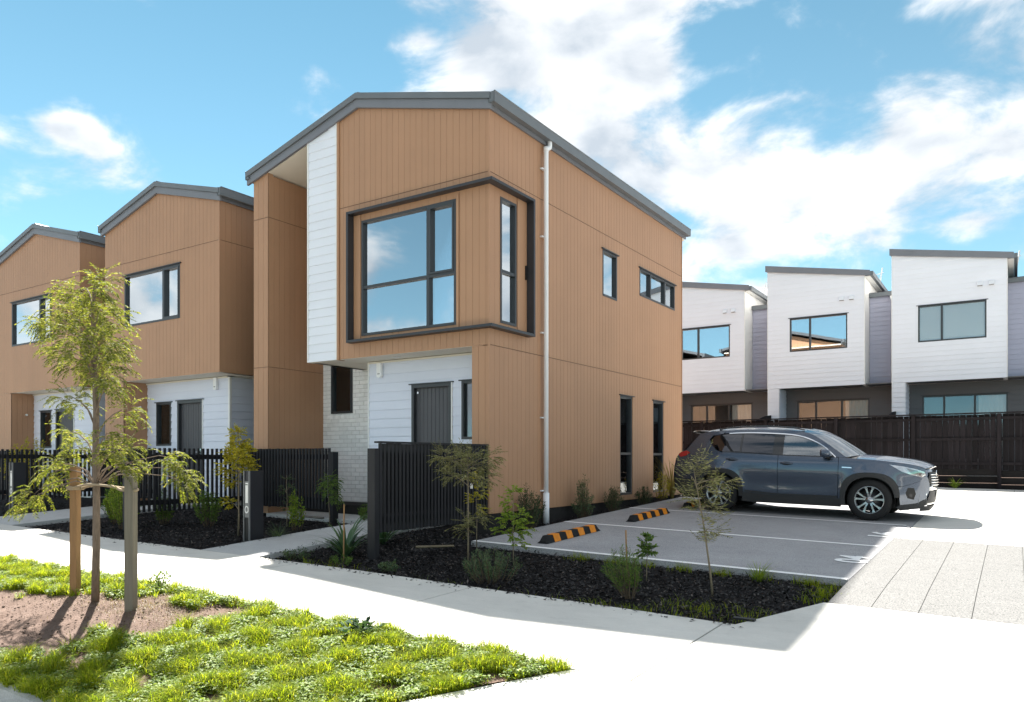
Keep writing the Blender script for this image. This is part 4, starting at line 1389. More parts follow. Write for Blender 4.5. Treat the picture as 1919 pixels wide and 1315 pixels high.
# leaf sprays: centre (x, y, z), radius, density
CL = [(-1.042, -6.0, 2.838, 0.16, 1.0), (-1.042, -5.84, 2.949, 0.16, 1.1), (-0.095, -6.16, 2.8, 0.14, 1.0), (-0.27, -6.0, 2.928, 0.09, 0.6), (-0.473, -6.24, 2.578, 0.18, 1.2),
      (-1.06, -5.76, 2.744, 0.2, 1.3), (-0.123, -6.08, 2.617, 0.17, 1.1), (-0.395, -5.84, 2.581, 0.14, 0.9), (-1.133, -6.0, 2.494, 0.16, 1.0), (-0.19, -6.32, 2.339, 0.2, 1.2),
      (-1.076, -5.68, 2.505, 0.2, 1.2), (0.1, -6.16, 2.311, 0.17, 1.0), (-0.313, -5.84, 2.284, 0.13, 0.8), (-1.605, -5.84, 2.387, 0.12, 0.7), (-0.997, -6.0, 2.265, 0.17, 1.0),
      (-0.317, -6.192, 2.142, 0.18, 1.1), (-0.794, -5.76, 2.25, 0.17, 1.0), (-0.109, -6.0, 2.072, 0.15, 0.9), (-0.172, -5.92, 1.93, 0.12, 0.7), (0.1, -6.16, 1.895, 0.12, 0.6),
      (-0.819, -5.84, 2.08, 0.13, 0.6), (-1.31, -6.16, 2.624, 0.09, 0.5), (-1.169, -6.16, 2.545, 0.07, 0.3), (-0.677, -6.16, 1.792, 0.12, 0.72), (-0.927, -5.92, 1.754, 0.08, 0.36),
      (-0.163, -5.84, 1.677, 0.12, 0.72), (0.115, -6.192, 1.429, 0.12, 0.45), (-1.137, -5.92, 1.475, 0.12, 0.63), (-0.715, -6.08, 1.316, 0.09, 0.45), (-0.673, -5.84, 1.291, 0.14, 0.72),
      (0.146, -6.16, 1.259, 0.13, 0.72), (-0.09, -5.872, 1.313, 0.11, 0.63), (-1.025, -6.08, 1.13, 0.12, 0.81), (-1.084, -5.92, 1.074, 0.1, 0.54), (-1.353, -6.0, 1.045, 0.09, 0.54),
      (0.178, -6.128, 1.112, 0.11, 0.54), (-1.342, -6.16, 0.857, 0.1, 0.63), (-1.439, -6.192, 0.746, 0.08, 0.45), (0.655, -5.92, 1.219, 0.09, 0.54), (0.727, -5.872, 1.089, 0.1, 0.63),
      (0.84, -5.92, 0.996, 0.07, 0.36), (-0.099, -5.84, 1.148, 0.08, 0.36)]
V, S = [], []
big = []
for (cx_, cy_, cz_, r, k) in CL:
    c = Vector((-.52 + (cx_ + .47) * .88, cy_, cz_)) if cz_ > 1.9 else Vector((cx_, cy_, cz_))
    z_on = min(max(c.z - .28, .95), 2.95)
    a = Vector((lin(z_on, [(t[2], t[0]) for t in trunk]), ty, z_on))
    mid = a.lerp(c, .55) + Vector((0, 0, .10))
    pts = [a, a.lerp(mid, .5) + Vector((0, 0, .05)), mid, c.lerp(mid, .35) + Vector((0, 0, .03)), c]
    big.append((pts, [.008, .0065, .005, .0035, .002]))
    d = (c - a).normalized()
    fronds([(c, d, r * .95, k)], V, S, 32, .175, (.040, .0095), droop=.30, npair=11)
stems_mesh(big, 'limb', 'trunk_bark', tree, 6)
stems_mesh(S, 'twig', 'stem_pale', tree, 3)
leaf_obj('crown', np.concatenate(V), 'leaf_street', tree)


def shrub(name, label, cat, x, y, h, r, nst, nleaf, leaf, mat, stem='stem_dark', base=.08, low=.15, droop=.03, lean=(0, 0), group=None, up=.8, zf=None, shape=1.0):
    """many stemmed shrub with leaves all along the stems"""
    z = (zf or G)(x, y) - .08
    e = empty(name, (x, y, z)); tag(e, label, cat, group)
    S, P, D = [], [], []
    for i in range(nst):
        a = rnd.uniform(0, 2 * math.pi); t = math.sqrt(rnd.uniform(0, 1))
        ex = Vector((math.cos(a) * t * r, math.sin(a) * t * r, h * (1 - .45 * t ** 2 * shape) * rnd.uniform(.8, 1.0)))
        p0 = Vector((x + math.cos(a) * t * base, y + math.sin(a) * t * base, z))
        tip = Vector((x + lean[0], y + lean[1], z)) + ex
        mid = p0.lerp(tip, .5) + Vector((math.cos(a) * r * .12 - lean[0] * .2, math.sin(a) * r * .12, h * .06))
        pts = []
        for k in range(7):
            q = k / 6
            pts.append(p0 * (1 - q) ** 2 + mid * 2 * q * (1 - q) + tip * q * q + Vector((rnd.uniform(-.01, .01), rnd.uniform(-.01, .01), 0)))
        S.append((pts, .0045))
        for k in range(int(nleaf / nst)):
            q, d = along(pts, low + (1 - low) * rnd.uniform(0, 1) ** .8)
            o = Vector((rnd.gauss(0, 1), rnd.gauss(0, 1), rnd.gauss(0, .6) + .2)).normalized()
            P.append(tuple(q + o * .012)); D.append(tuple(o + d * up))
    n = len(P)
    stems_mesh(S, 'stem', stem, e, 4)
    leaf_obj('foliage', leaves(P, D, nrg.uniform(.6, 1.25, n) * leaf[0], nrg.uniform(.7, 1.2, n) * leaf[1], .25, droop), mat, e)
    return e


def sapling(name, label, x, y, h, trunk_r, clusters, mat, stem='stem_pale', leaf=(.03, .008), flen=.12, lean=(0, 0), nfr=10, group=None, droop=.15, npair=8, cat='sapling'):
    z = G(x, y) - .08
    e = empty(name, (x, y, z)); tag(e, label, cat, group)
    tr = [Vector((x + lean[0] * (k / 5) ** 1.3, y + lean[1] * (k / 5) ** 1.3, z + h * k / 5)) + Vector((rnd.uniform(-.008, .008), rnd.uniform(-.008, .008), 0)) for k in range(6)]
    q = MB(); q.tube(tr, [trunk_r * (1 - .7 * k / 5) for k in range(6)], 8); q.build('trunk', stem, e, smooth=True)
    V, S, B = [], [], []
    for (ox, oy, oz, r, k) in clusters:
        c = Vector((x + ox, y + oy, z + oz))
        zz = max(.1, min(oz - abs(ox) * .5, h * .98)) / h
        a, _ = along(tr, zz)
        B.append(([a, a.lerp(c, .5) + Vector((0, 0, .03)), c], [trunk_r * .5, trunk_r * .35, .002]))
        fronds([(c, (c - a).normalized() if (c - a).length > .01 else Vector((0, 0, 1)), r, k)], V, S, nfr * 2, flen, leaf, droop=droop, npair=npair)
    stems_mesh(B, 'branch', stem, e, 5); stems_mesh(S, 'twig', stem, e, 3)
    leaf_obj('crown', np.concatenate(V), mat, e)
    return e


def tuft(name, label, cat, x, y, n, L, wd, mat, spread=.9, group=None, dz=-.08, zf=None, r0=.04, droop=.5):
    """strap leaved clump"""
    z = (zf or G)(x, y) + dz
    e = empty(name, (x, y, z)); tag(e, label, cat, group)
    V, F = [], []
    for i in range(n):
        a = rnd.uniform(0, 2 * math.pi); t = rnd.uniform(.1, 1) * spread
        d = Vector((math.cos(a) * t, math.sin(a) * t, 1)).normalized(); side = Vector((-math.sin(a), math.cos(a), 0))
        p = Vector((x + math.cos(a) * r0 * rnd.random(), y + math.sin(a) * r0 * rnd.random(), z))
        Lb = L * rnd.uniform(.6, 1.1); K = 6; b = len(V)
        for k in range(K + 1):
            w = wd * (1 - (k / K) ** 2.2) + .0006
            V += [tuple(p + side * w / 2), tuple(p - side * w / 2)]
            p = p + d * Lb / K
            d = (d + Vector((math.cos(a) * .12, math.sin(a) * .12, -droop * .35 * (k + 1) / K))).normalized()
        F += [(b + 2 * k, b + 2 * k + 1, b + 2 * k + 3, b + 2 * k + 2) for k in range(K)]
    m = MB(); m.v = V; m.f = F
    m.build('blades', mat, e, smooth=True)
    return e


SH = 'shrubs planted along the fences'
# beds between footpath and houses
sapling('sapling', 'yellow leaved sapling beside the letterbox of the corner house', -3.55, -2.05, 1.72, .016,
        [(-.05, 0, 1.68, .07, .8), (.02, 0, 1.5, .13, 1.6), (-.22, .05, 1.35, .13, 1.5), (.22, -.05, 1.38, .13, 1.4), (.0, .1, 1.3, .16, 1.8), (-.12, -.08, 1.12, .13, 1.3), (.15, .05, 1.12, .13, 1.3), (-.15, 0, .92, .1, .7), (-.22, 0, .55, .08, .5)],
        'leaf_yellow', leaf=(.046, .021), flen=.10, nfr=17, npair=5)
shrub('shrub', 'rounded green shrub in front of the slatted fence, nearest the grey stake', 'shrub', -6.1, -1.75, .68, .24, 26, 1500, (.045, .016), 'leaf_mid', group=SH)
shrub('shrub', 'rounded green shrub between the grey stake and the yellow sapling', 'shrub', -5.05, -1.55, .72, .26, 26, 1600, (.045, .016), 'leaf_mid', group=SH)
shrub('shrub', 'tall green shrub seen between the tan stake and the trunk', 'shrub', -6.95, -2.15, .80, .24, 30, 1700, (.05, .018), 'leaf_bright', group=SH)
shrub('shrub', 'bright green shrub seen between the trunk and the grey stake', 'shrub', -6.2, -2.45, .85, .26, 30, 1800, (.05, .018), 'leaf_bright', group=SH)
shrub('shrub', 'dark green shrub left of the tan stake by the far path', 'shrub', -8.1, -1.6, .72, .26, 26, 1500, (.05, .018), 'leaf_mid', group=SH)
shrub('yellow_shrub', 'big yellow green shrub in front of the house at the picture edge', 'shrub', -12.6, -1.1, 1.75, .62, 44, 2600, (.06, .022), 'leaf_yellow', base=.2)
shrub('shrub', 'narrow bright shrub right behind the letterbox of the corner house', 'shrub', -3.15, -1.2, .74, .13, 16, 700, (.05, .022), 'leaf_bright', group=SH)
sapling('sapling', 'thin grey green sapling against the dense slatted fence', -3.62, -1.0, .92, .010,
        [(0, 0, .85, .06, .5), (.1, 0, .70, .08, .7), (-.12, 0, .66, .08, .6), (.05, 0, .48, .07, .5), (.22, 0, .32, .05, .5), (-.03, 0, .36, .05, .4)], 'leaf_dark', leaf=(.035, .014), flen=.07, npair=4)
sapling('sapling', 'small bushy sapling with pale drooping sprays at the end of the dense fence', -3.05, -.55, .92, .009,
        [(0, 0, .82, .1, 1.4), (.12, 0, .74, .1, 1.2), (-.12, 0, .7, .09, .8), (.05, 0, .6, .12, 1.3), (.14, 0, .5, .09, 1.0)], 'leaf_mid', leaf=(.045, .012), flen=.13, npair=6, droop=.3)
tuft('grass_clump', 'pale green grass clump between the letterbox and the entry path', 'plant', -2.58, -2.05, 90, .36, .007, 'leaf_blue', 1.3)
tuft('flax_plant', 'arching dark green flax at the edge of the entry path', 'plant', -.60, -2.55, 56, .72, .040, 'leaf_flax', 1.3, droop=.85)
tuft('flax_plant', 'blue green flax tucked behind the fence post', 'plant', -.85, -1.55, 44, .66, .034, 'leaf_flax', 1.4, droop=.85)
q = MB(); q.tube([(-.36, -2.82, G(-.36, -2.82) - .1), (-.35, -2.82, .62)], .009, 8); tag(q.build('planting_stick', 'stake_tan', None), 'thin bamboo planting stick beside the flax', 'stick')
shrub('low_shrub', 'low grey green creeping plant by the entry path corner', 'plant', -1.05, -3.0, .16, .24, 20, 600, (.03, .012), 'leaf_blue', up=.3)
shrub('low_shrub', 'tiny leafy plant at the foot of the slatted fence post', 'plant', .62, -3.02, .13, .16, 14, 360, (.035, .02), 'leaf_blue', up=.3)
shrub('low_shrub', 'low green weed patch under the flax', 'plant', -.15, -3.05, .16, .16, 14, 420, (.03, .01), 'leaf_mid', up=.5)
shrub('low_shrub', 'leafy tuft at the brick wall foot behind the fence post', 'plant', -2.75, .10, .42, .22, 18, 700, (.05, .014), 'leaf_mid', up=.5)
# T2
sapling('sapling', 'feathery dark sapling on a bare stem in front of the slatted fence', 1.19, -2.16, 1.36, .013,
        [(0, 0, 1.36, .08, 1.0), (-.18, -.05, 1.34, .12, 1.4), (-.36, -.08, 1.37, .1, 1.2), (.16, .08, 1.28, .12, 1.3), (.2, .2, 1.36, .1, .9), (.05, .0, 1.18, .14, 1.4), (-.12, 0, 1.12, .1, .9), (-.28, -.05, 1.14, .07, .8), (.2, .1, 1.08, .1, .9), (.0, 0, .55, .08, .7), (-.06, 0, .45, .08, .6), (.14, .05, .6, .06, .7)],
        'leaf_olive', stem='stem_pale', leaf=(.045, .008), flen=.16, nfr=12, npair=9, droop=.16)
sapling('sapling', 'yellow green broad leaved sapling by the corner of the parking slab', 1.78, -2.02, .98, .009,
        [(0, 0, .95, .05, .7), (-.06, 0, .8, .07, .8), (.1, 0, .62, .09, 1.0), (-.12, 0, .6, .09, 1.0), (.16, .03, .5, .08, .9), (-.16, 0, .44, .08, .9), (.02, 0, .42, .08, .8), (.06, 0, .3, .07, .6)], 'leaf_bright', stem='stem_pale', leaf=(.050, .022), flen=.08, nfr=8, npair=4)
sapling('sapling', 'slender yellowish sapling with a white plant tag near the house corner', .70, -1.30, 1.05, .008,
        [(0, 0, 1.0, .06, .6), (.05, 0, .82, .08, .9), (-.06, 0, .7, .08, .9), (.08, 0, .58, .08, .7)], 'leaf_yellow', stem='stem_pale', leaf=(.04, .015), flen=.08, nfr=9, npair=4)
q = MB(); q.box(.62, .66, -1.345, -1.342, .80, .87); tag(q.build('plant_tag', 'paper', None), 'small white plant tag hanging on the slender sapling', 'tag')
shrub('low_shrub', 'spreading grey green shrub in the mulch in front of the bare stemmed sapling', 'shrub', 2.05, -2.86, .40, .36, 46, 2400, (.040, .006), 'leaf_blue', base=.2, up=.9)
shrub('shrub', 'upright feathery shrub in the middle of the mulch bed', 'shrub', 3.70, -2.78, .56, .20, 34, 2000, (.045, .006), 'leaf_mid', base=.05, low=.22, up=.9, lean=(-.10, .05))
sapling('sapling', 'tiny round headed sapling with glossy leaves in the mulch bed', 3.54, -1.95, .48, .008,
        [(0, 0, .44, .05, 1.0), (.03, 0, .36, .06, 1.2), (-.04, 0, .33, .06, 1.0), (0, .02, .5, .03, .5)], 'leaf_mid', leaf=(.045, .022), flen=.05, nfr=9, npair=3)
q = MB(); q.tube([(3.42, -2.2, G(3.4, -2.2) - .1), (3.40, -2.2, .42)], .009, 8); tag(q.build('planting_stick', 'stake_tan', None), 'thin planting stick in the middle of the mulch bed', 'stick')
sapling('sapling', 'leaning olive green sapling in front of the car rear wheel', 4.42, -2.28, 1.36, .013,
        [(-.16, .1, 1.38, .09, 1.1), (-.28, .1, 1.25, .10, 1.3), (-.10, .1, 1.2, .11, 1.3), (-.02, .1, 1.12, .09, 1.0), (.08, .1, 1.20, .07, .9), (-.30, .1, 1.05, .11, 1.2), (-.20, .05, .95, .11, 1.2), (-.05, .1, .92, .09, 1.0), (-.03, .05, .68, .09, .9), (-.08, .05, .58, .09, .9), (-.02, .05, .78, .08, .7)],
        'leaf_olive', stem='stem_pale', leaf=(.055, .009), flen=.14, nfr=6, npair=6, lean=(-.26, .12), droop=.02)
tuft('grass_clump', 'green grass clump growing along the slab edge behind the leaning sapling', 'plant', 4.62, -1.35, 60, .32, .009, 'leaf_bright', .9)
# along the side wall
shrub('wall_shrub', 'dark bushy shrub at the corner of the side wall beside the downpipe', 'shrub', .28, .75, .80, .26, 40, 2000, (.045, .012), 'leaf_dark', group='shrubs along the side wall')
shrub('wall_shrub', 'pointed blue green shrub at the side wall between the downpipe and tall windows', 'shrub', .30, 2.65, .86, .24, 40, 2000, (.045, .010), 'leaf_blue', group='shrubs along the side wall', shape=1.6)
shrub('wall_shrub', 'low dark shrub just before the first tall window', 'shrub', .30, 3.9, .55, .24, 30, 1300, (.045, .012), 'leaf_dark', group='shrubs along the side wall')
shrub('wall_shrub', 'low dark shrub between the two tall windows', 'shrub', .27, 5.5, .45, .22, 26, 1000, (.045, .012), 'leaf_dark', group='shrubs along the side wall')
tuft('golden_grass', 'tall golden grass by the far end of the side wall behind the car', 'plant', .27, 7.1, 130, 1.15, .012, 'leaf_gold', .35, droop=.35)
shrub('yellow_shrub', 'loose yellow green shrub under the second tall window', 'shrub', .3, 6.4, .75, .2, 22, 700, (.05, .012), 'leaf_yellow')
tuft('weed', 'bright green weed growing at the foot of the paling fence', 'plant', 5.55, 15.75, 50, .38, .03, 'leaf_bright', 1.0, dz=-.01)


# ------------------------------------------------------------------ mulch chips, weeds, grass, clods
def in_poly(x, y, poly):
    c = False
    for i in range(len(poly)):
        x1, y1 = poly[i]; x2, y2 = poly[(i + 1) % len(poly)]
        if (y1 > y) != (y2 > y) and x < (x2 - x1) * (y - y1) / (y2 - y1) + x1: c = not c
    return c


BEDS = [([(-1.34, -3.41), (4.98, -3.41), (5.47, -2.24), (5.47, -1.15), (.46, -1.15), (.46, .0), (-1.34, .0)], 15000),
        ([(.02, 0), (.46, 0), (.46, 8.4), (.02, 8.4)], 1800),
        ([(-8.2, -3.41), (-2.56, -3.41), (-2.56, -.1), (-8.2, -.1)], 8000),
        ([(-14, -3.41), (-9.9, -3.41), (-9.9, -.5), (-14, -.5)], 2000)]
P = []
for poly, n in BEDS:
    xs_ = [p[0] for p in poly]; ys_ = [p[1] for p in poly]
    c = 0
    while c < n:
        x, y = rnd.uniform(min(xs_), max(xs_)), rnd.uniform(min(ys_), max(ys_))
        if in_poly(x, y, poly):
            P.append((x, y, G(x, y) - .07 + abs(rnd.gauss(0, .012)))); c += 1
for i in range(420):
    x, y = rnd.uniform(-7, 5.1), -3.43 - abs(rnd.gauss(0, .09))
    if not -2.6 < x < -1.3: P.append((x, y, G(x, y) + .006))
for i in range(120):
    x, y = rnd.choice((-2.52, -1.38)) + rnd.gauss(0, .05), rnd.uniform(-3.3, -.3)
    P.append((x, y, G(x, y) + .006))
n = len(P)
D = np.c_[nrg.normal(size=(n, 2)), nrg.normal(size=n) * .35]
o = leaf_obj('bark_mulch', leaves(P, D, nrg.uniform(.02, .07, n), nrg.uniform(.012, .03, n), .25, ups=np.tile([0, 0, 1.0], (n, 1))), 'mulch_chip', None)
tag(o, 'loose black bark chips covering the planting beds', 'mulch', kind='stuff')


def blades(P, L, W, name, mat, label, cat, spread=.55, droop=.5, wind=(0, 0)):
    """many grass blades, two quads each"""
    P = np.asarray(P); n = len(P)
    a = nrg.uniform(0, 2 * np.pi, n)
    t = nrg.uniform(.1, 1, n) * spread
    d = np.c_[np.cos(a) * t + wind[0], np.sin(a) * t + wind[1], np.ones(n)]; d /= np.linalg.norm(d, axis=1)[:, None]
    sd_ = np.c_[-np.sin(a), np.cos(a), np.zeros(n)]
    ln = np.asarray(L)[:, None]; w = np.asarray(W)[:, None] / 2
    p1 = P + d * ln * .5
    d2 = d + np.c_[np.cos(a) * .35, np.sin(a) * .35, -np.full(n, droop)]; d2 /= np.linalg.norm(d2, axis=1)[:, None]
    p2 = p1 + d2 * ln * .5
    V = np.empty((n, 6, 3)); V[:, 0] = P + sd_ * w; V[:, 1] = P - sd_ * w; V[:, 2] = p1 - sd_ * w * .8; V[:, 3] = p1 + sd_ * w * .8; V[:, 4] = p2 - sd_ * w * .08; V[:, 5] = p2 + sd_ * w * .08
    b = (np.arange(n) * 6)[:, None]
    F = np.concatenate([b + np.array([0, 1, 2, 3]), b + np.array([3, 2, 4, 5])])
    o = np_mesh(name, V.reshape(-1, 3), F, mat, None)
    tag(o, label, cat, kind='stuff')
    return o


def hashn(x, y, s):
    return .5 + .25 * (math.sin(x * 2.3 * s + 1.7 + 1.3 * math.sin(y * 1.9 * s)) + math.sin(y * 2.9 * s + .6 + 1.1 * math.sin(x * 2.1 * s + 2)))


def bare(x, y):
    """how bare the soil is (1 = no grass): a worn patch round the tree"""
    up_ = lin(x, [(-6, -6.35), (-2, -6.12), (-1, -5.82), (0, -5.55), (1.2, -5.42)])
    xr_ = lin(y, [(-7.4, .15), (-7.0, .72), (-6.5, .80), (-6.25, 1.25), (-5.6, 1.55), (-5.3, 1.1)])
    e = min((up_ - y) / .16, (xr_ - x) / .30) + 2.2 * (hashn(x, y, 3.1) - .5) + 1.2 * (hashn(x + 7, y - 3, 8.3) - .5)
    e *= .5
    e = max(e, .9 * (hashn(x * 1.3 + 4, y * 1.3, 2.6) - .86) * 6)
    return max(0.0, min(1.0, e * 2.4))


def berm_pts(n, xr, yr, thr=.5, keep=None):
    out = []
    while len(out) < n:
        x, y = rnd.uniform(*xr), rnd.uniform(*yr)
        if x > 2.9 and (y + 7.3) < (x - 2.9) * 1.24: continue
        b = bare(x, y)
        if rnd.random() < b * 1.0: continue
        if keep and rnd.random() > keep(x, y): continue
        out.append((x, y, berm_z(x, y) - .015))
    return out


def clump(x, y): return .20 + .80 * max(0, min(1, (hashn(x * 1.9 + 3, y * 2.1, 2.9) - .38) * 3.0))


P = berm_pts(150000, (-6.0, 4.45), (-7.42, -5.33), keep=clump)
n = len(P)
cl = np.array([clump(p[0], p[1]) for p in P])
blades(P, nrg.uniform(.035, .125, n) * (.65 + .95 * cl), nrg.uniform(.0026, .006, n), 'berm_grass', 'grass_blade', 'patchy bright green grass on the berm', 'grass', .9, .7)
# broad leaved weeds between the grass
def wk(x, y): return .10 + .9 * max(0, min(1, (.66 - hashn(x * 1.9 + 3, y * 2.1, 2.9)) * 3.0))


P = berm_pts(64000, (-5.0, 4.40), (-7.35, -5.38), keep=wk)
n = len(P)
P = np.array(P); P[:, 2] += nrg.uniform(.015, .07, n)
D = np.c_[nrg.normal(size=(n, 2)), nrg.normal(size=n) * .25 + .12]
o = leaf_obj('berm_weeds', leaves(P, D, nrg.uniform(.014, .042, n), nrg.uniform(.010, .030, n), .14, .15, ups=np.tile([0, 0, 1.0], (n, 1))), 'weed_leaf', None)
tag(o, 'low broad leaved weeds spreading through the berm grass', 'weeds', kind='stuff')
# dry straggly growth on the bare soil
P = []
while len(P) < 2600:
    x, y = rnd.gauss(.25, .55), rnd.gauss(-5.85, .22)
    if -7.2 < y < -5.4: P.append((x, y, berm_z(x, y) - .01))
n = len(P)
blades(P, nrg.uniform(.02, .07, n), nrg.uniform(.002, .004, n), 'dry_grass', 'grass_dry', 'dry straggly grass on the bare soil around the stakes', 'grass', 1.6, .8)
P = []
while len(P) < 2400:
    x, y = rnd.uniform(-4.5, 4), rnd.uniform(-7.3, -5.4)
    if x > 2.9 and (y + 7.3) < (x - 2.9) * 1.24: continue
    if rnd.random() < .12 + bare(x, y): P.append((x, y, berm_z(x, y)))
n = len(P); sz = nrg.uniform(.003, .009, n) * nrg.choice([1, 1, 1, 1.8], n)
P = np.array(P)
oct_ = np.array([(1, 0, 0), (-1, 0, 0), (0, 1, 0), (0, -1, 0), (0, 0, .7), (0, 0, -.5)])
V = P[:, None, :] + oct_[None] * sz[:, None, None] * nrg.uniform(.6, 1.4, (n, 6, 1))
tri = np.array([(0, 2, 4), (2, 1, 4), (1, 3, 4), (3, 0, 4), (2, 0, 5), (1, 2, 5), (3, 1, 5), (0, 3, 5)])
F = (np.arange(n) * 6)[:, None, None] + tri[None]
o = np_mesh('soil_clods', V.reshape(-1, 3), F.reshape(-1, 3), 'clod', None)
tag(o, 'small clods and stones on the bare soil', 'stones', kind='stuff')
# grass along the slab edge, bed corners and kerb
P = []
for (n_, fx) in ((1700, lambda: (rnd.uniform(2.0, 5.4), rnd.gauss(-1.24, .05))), (450, lambda: (rnd.gauss(5.36, .09), rnd.gauss(-1.7, .28))), (380, lambda: (4.6 + rnd.uniform(-.5, .6), -2.95 + rnd.gauss(0, .16))), (350, lambda: (rnd.gauss(3.9, .4), rnd.gauss(-3.3, .06))), (250, lambda: (rnd.gauss(-.3, .35), rnd.gauss(-3.3, .08))), (200, lambda: (rnd.uniform(.5, 3.8), rnd.gauss(-3.36, .03)))):
    for i in range(n_):
        x, y = fx()
        if hashn(x * 2, y * 2, 3) > .42 and y < -1.16: P.append((x, y, G(x, y) - .085))
n = len(P)
blades(P, nrg.uniform(.06, .19, n), nrg.uniform(.003, .006, n), 'bed_edge_grass', 'grass_blade', 'green grass tufts along the edges of the mulch bed', 'grass', .8, .6)
P = [(rnd.uniform(-2, 2.6), -7.30 + rnd.gauss(-.02, .03), 0) for i in range(2600)]
P = [(x, y, G(x, -7.3) - .01) for x, y, _ in P if hashn(x * 2, y, 2) > .30]
n = len(P)
blades(P, nrg.uniform(.08, .22, n), nrg.uniform(.003, .006, n), 'kerb_grass', 'grass_blade', 'long grass hanging over the kerb', 'grass', 1.0, .9, (0, -.5))
# seed heads by the footpath edge
P = [(rnd.uniform(-4, 4.3), rnd.gauss(-5.40, .05), 0) for i in range(260)]
P = [(x, y, G(x, y)) for x, y, _ in P]
n = len(P)
blades(P, nrg.uniform(.12, .26, n), nrg.uniform(.002, .004, n), 'seed_stalks', 'grass_dry', 'thin seed stalks standing along the footpath edge', 'grass', .3, .2)
# cabbage like weed
cw = empty('broad_weed', (2.62, -5.55, berm_z(2.62, -5.55))); tag(cw, 'large blue green cabbage like weed at the footpath edge', 'plant')
Pn, Dn = [], []
for i in range(90):
    a = rnd.uniform(0, 6.28); rr = rnd.uniform(0, .16)
    Pn.append((2.62 + math.cos(a) * rr, -5.55 + math.sin(a) * rr, berm_z(2.62, -5.55) + rnd.uniform(.0, .13) * (1 - rr * 3)))
    Dn.append((math.cos(a), math.sin(a), rnd.uniform(.2, 1.1)))
leaf_obj('leaf_rosette', leaves(Pn, Dn, nrg.uniform(.05, .12, 90), nrg.uniform(.035, .075, 90), .18, .25, ups=np.tile([0, 0, 1.0], (90, 1))), 'cabbage_leaf', cw)
shrub('low_shrub', 'leafy weed standing at the soil edge right of the grey stake', 'plant', -.35, -5.42, .30, .14, 12, 220, (.035, .016), 'leaf_mid', zf=berm_z)
# bits of timber in the bed
q = MB(); q.tube([(-4.2, -.34, .17), (-3.4, -.36, .155)], .022, 8); q.build('x', 'timber_edge', None); o = bpy.context.scene.objects['x']; o.name = 'timber_offcut'
tag(o, 'grey timber offcut lying at the foot of the dense slatted fence', 'timber')
q = MB(); q.tube([(.22, -2.05, .02), (.62, -1.72, .03)], [.018, .015], 8); o = q.build('timber_offcut', 'stem_pale', None); tag(o, 'pale timber offcut lying in the mulch before the fence', 'timber')
q = MB(); q.box(4.93, 5.12, -3.28, -3.22, G(5, -3.3) + .002, G(5, -3.3) + .02); o = q.build('toby_box', 'car_black', None); tag(o, 'small black plastic lid on the footpath corner', 'lid')


# ------------------------------------------------------------------ the car
def cub(xs, ys):
    xs = np.array(xs, float); ys = np.array(ys, float)
    m = np.gradient(ys, xs)

    def f(x):
        x = min(max(x, xs[0]), xs[-1])
        i = min(int(np.searchsorted(xs, x, side='right')) - 1, len(xs) - 2); i = max(i, 0)
        h = xs[i + 1] - xs[i]; t = (x - xs[i]) / h
        return ((2 * t**3 - 3 * t**2 + 1) * ys[i] + (t**3 - 2 * t**2 + t) * h * m[i] + (-2 * t**3 + 3 * t**2) * ys[i + 1] + (t**3 - t**2) * h * m[i + 1])
    return f


# local car frame: x forward (front bumper 2.27), y to the car's left, z up from the ground; f = distance from the front
Vz = cub([.15, .25, .35, .48, .60, .72, .84, .95, 1.04, 1.10, 1.20, 1.35, 1.50, 1.58, 1.66], [.83, .858, .872, .893, .906, .918, .927, .920, .905, .885, .845, .780, .705, .655, .58])
Pf = cub([0, .06, .15, .30, .50, .80, 1.2, 2.2, 3.2, 3.7, 4.1, 4.35, 4.5, 4.6], [.66, .74, .82, .90, .955, .99, 1.0, 1.0, 1.0, .995, .97, .93, .88, .80])


def W(f, z):
    w = Vz(z) * Pf(f)
    # door hollow above the sill and the crease over the arches
    w -= .016 * math.exp(-((z - .58) / .11) ** 2) * math.exp(-((f - 2.3) / .75) ** 4)
    for fc in (.925, 3.615):
        rr = math.hypot(f - fc, z - .36)
        w += .022 * math.exp(-((rr - .46) / .10) ** 2) * (1 if z < .95 else math.exp(-((z - .95) / .06) ** 2))
    return w


def resample(poly, step):
    out = []
    for i in range(len(poly)):
        p, q = Vector(poly[i]), Vector(poly[(i + 1) % len(poly)])
        k = max(1, int(round((q - p).length / step)))
        out += [p + (q - p) * (j / k) for j in range(k)]
    return out


def smooth_path(pts, n=6):
    """catmull-rom through the points"""
    P = [Vector(p) for p in pts]; out = []
    for i in range(len(P) - 1):
        a, b, c, d = P[max(i - 1, 0)], P[i], P[i + 1], P[min(i + 2, len(P) - 1)]
        for k in range(n):
            t = k / n
            out.append(.5 * ((2 * b) + (c - a) * t + (2 * a - 5 * b + 4 * c - d) * t * t + (3 * b - 3 * c + d - a) * t**3))
    out.append(P[-1])
    return [(p.x, p.y) for p in out]


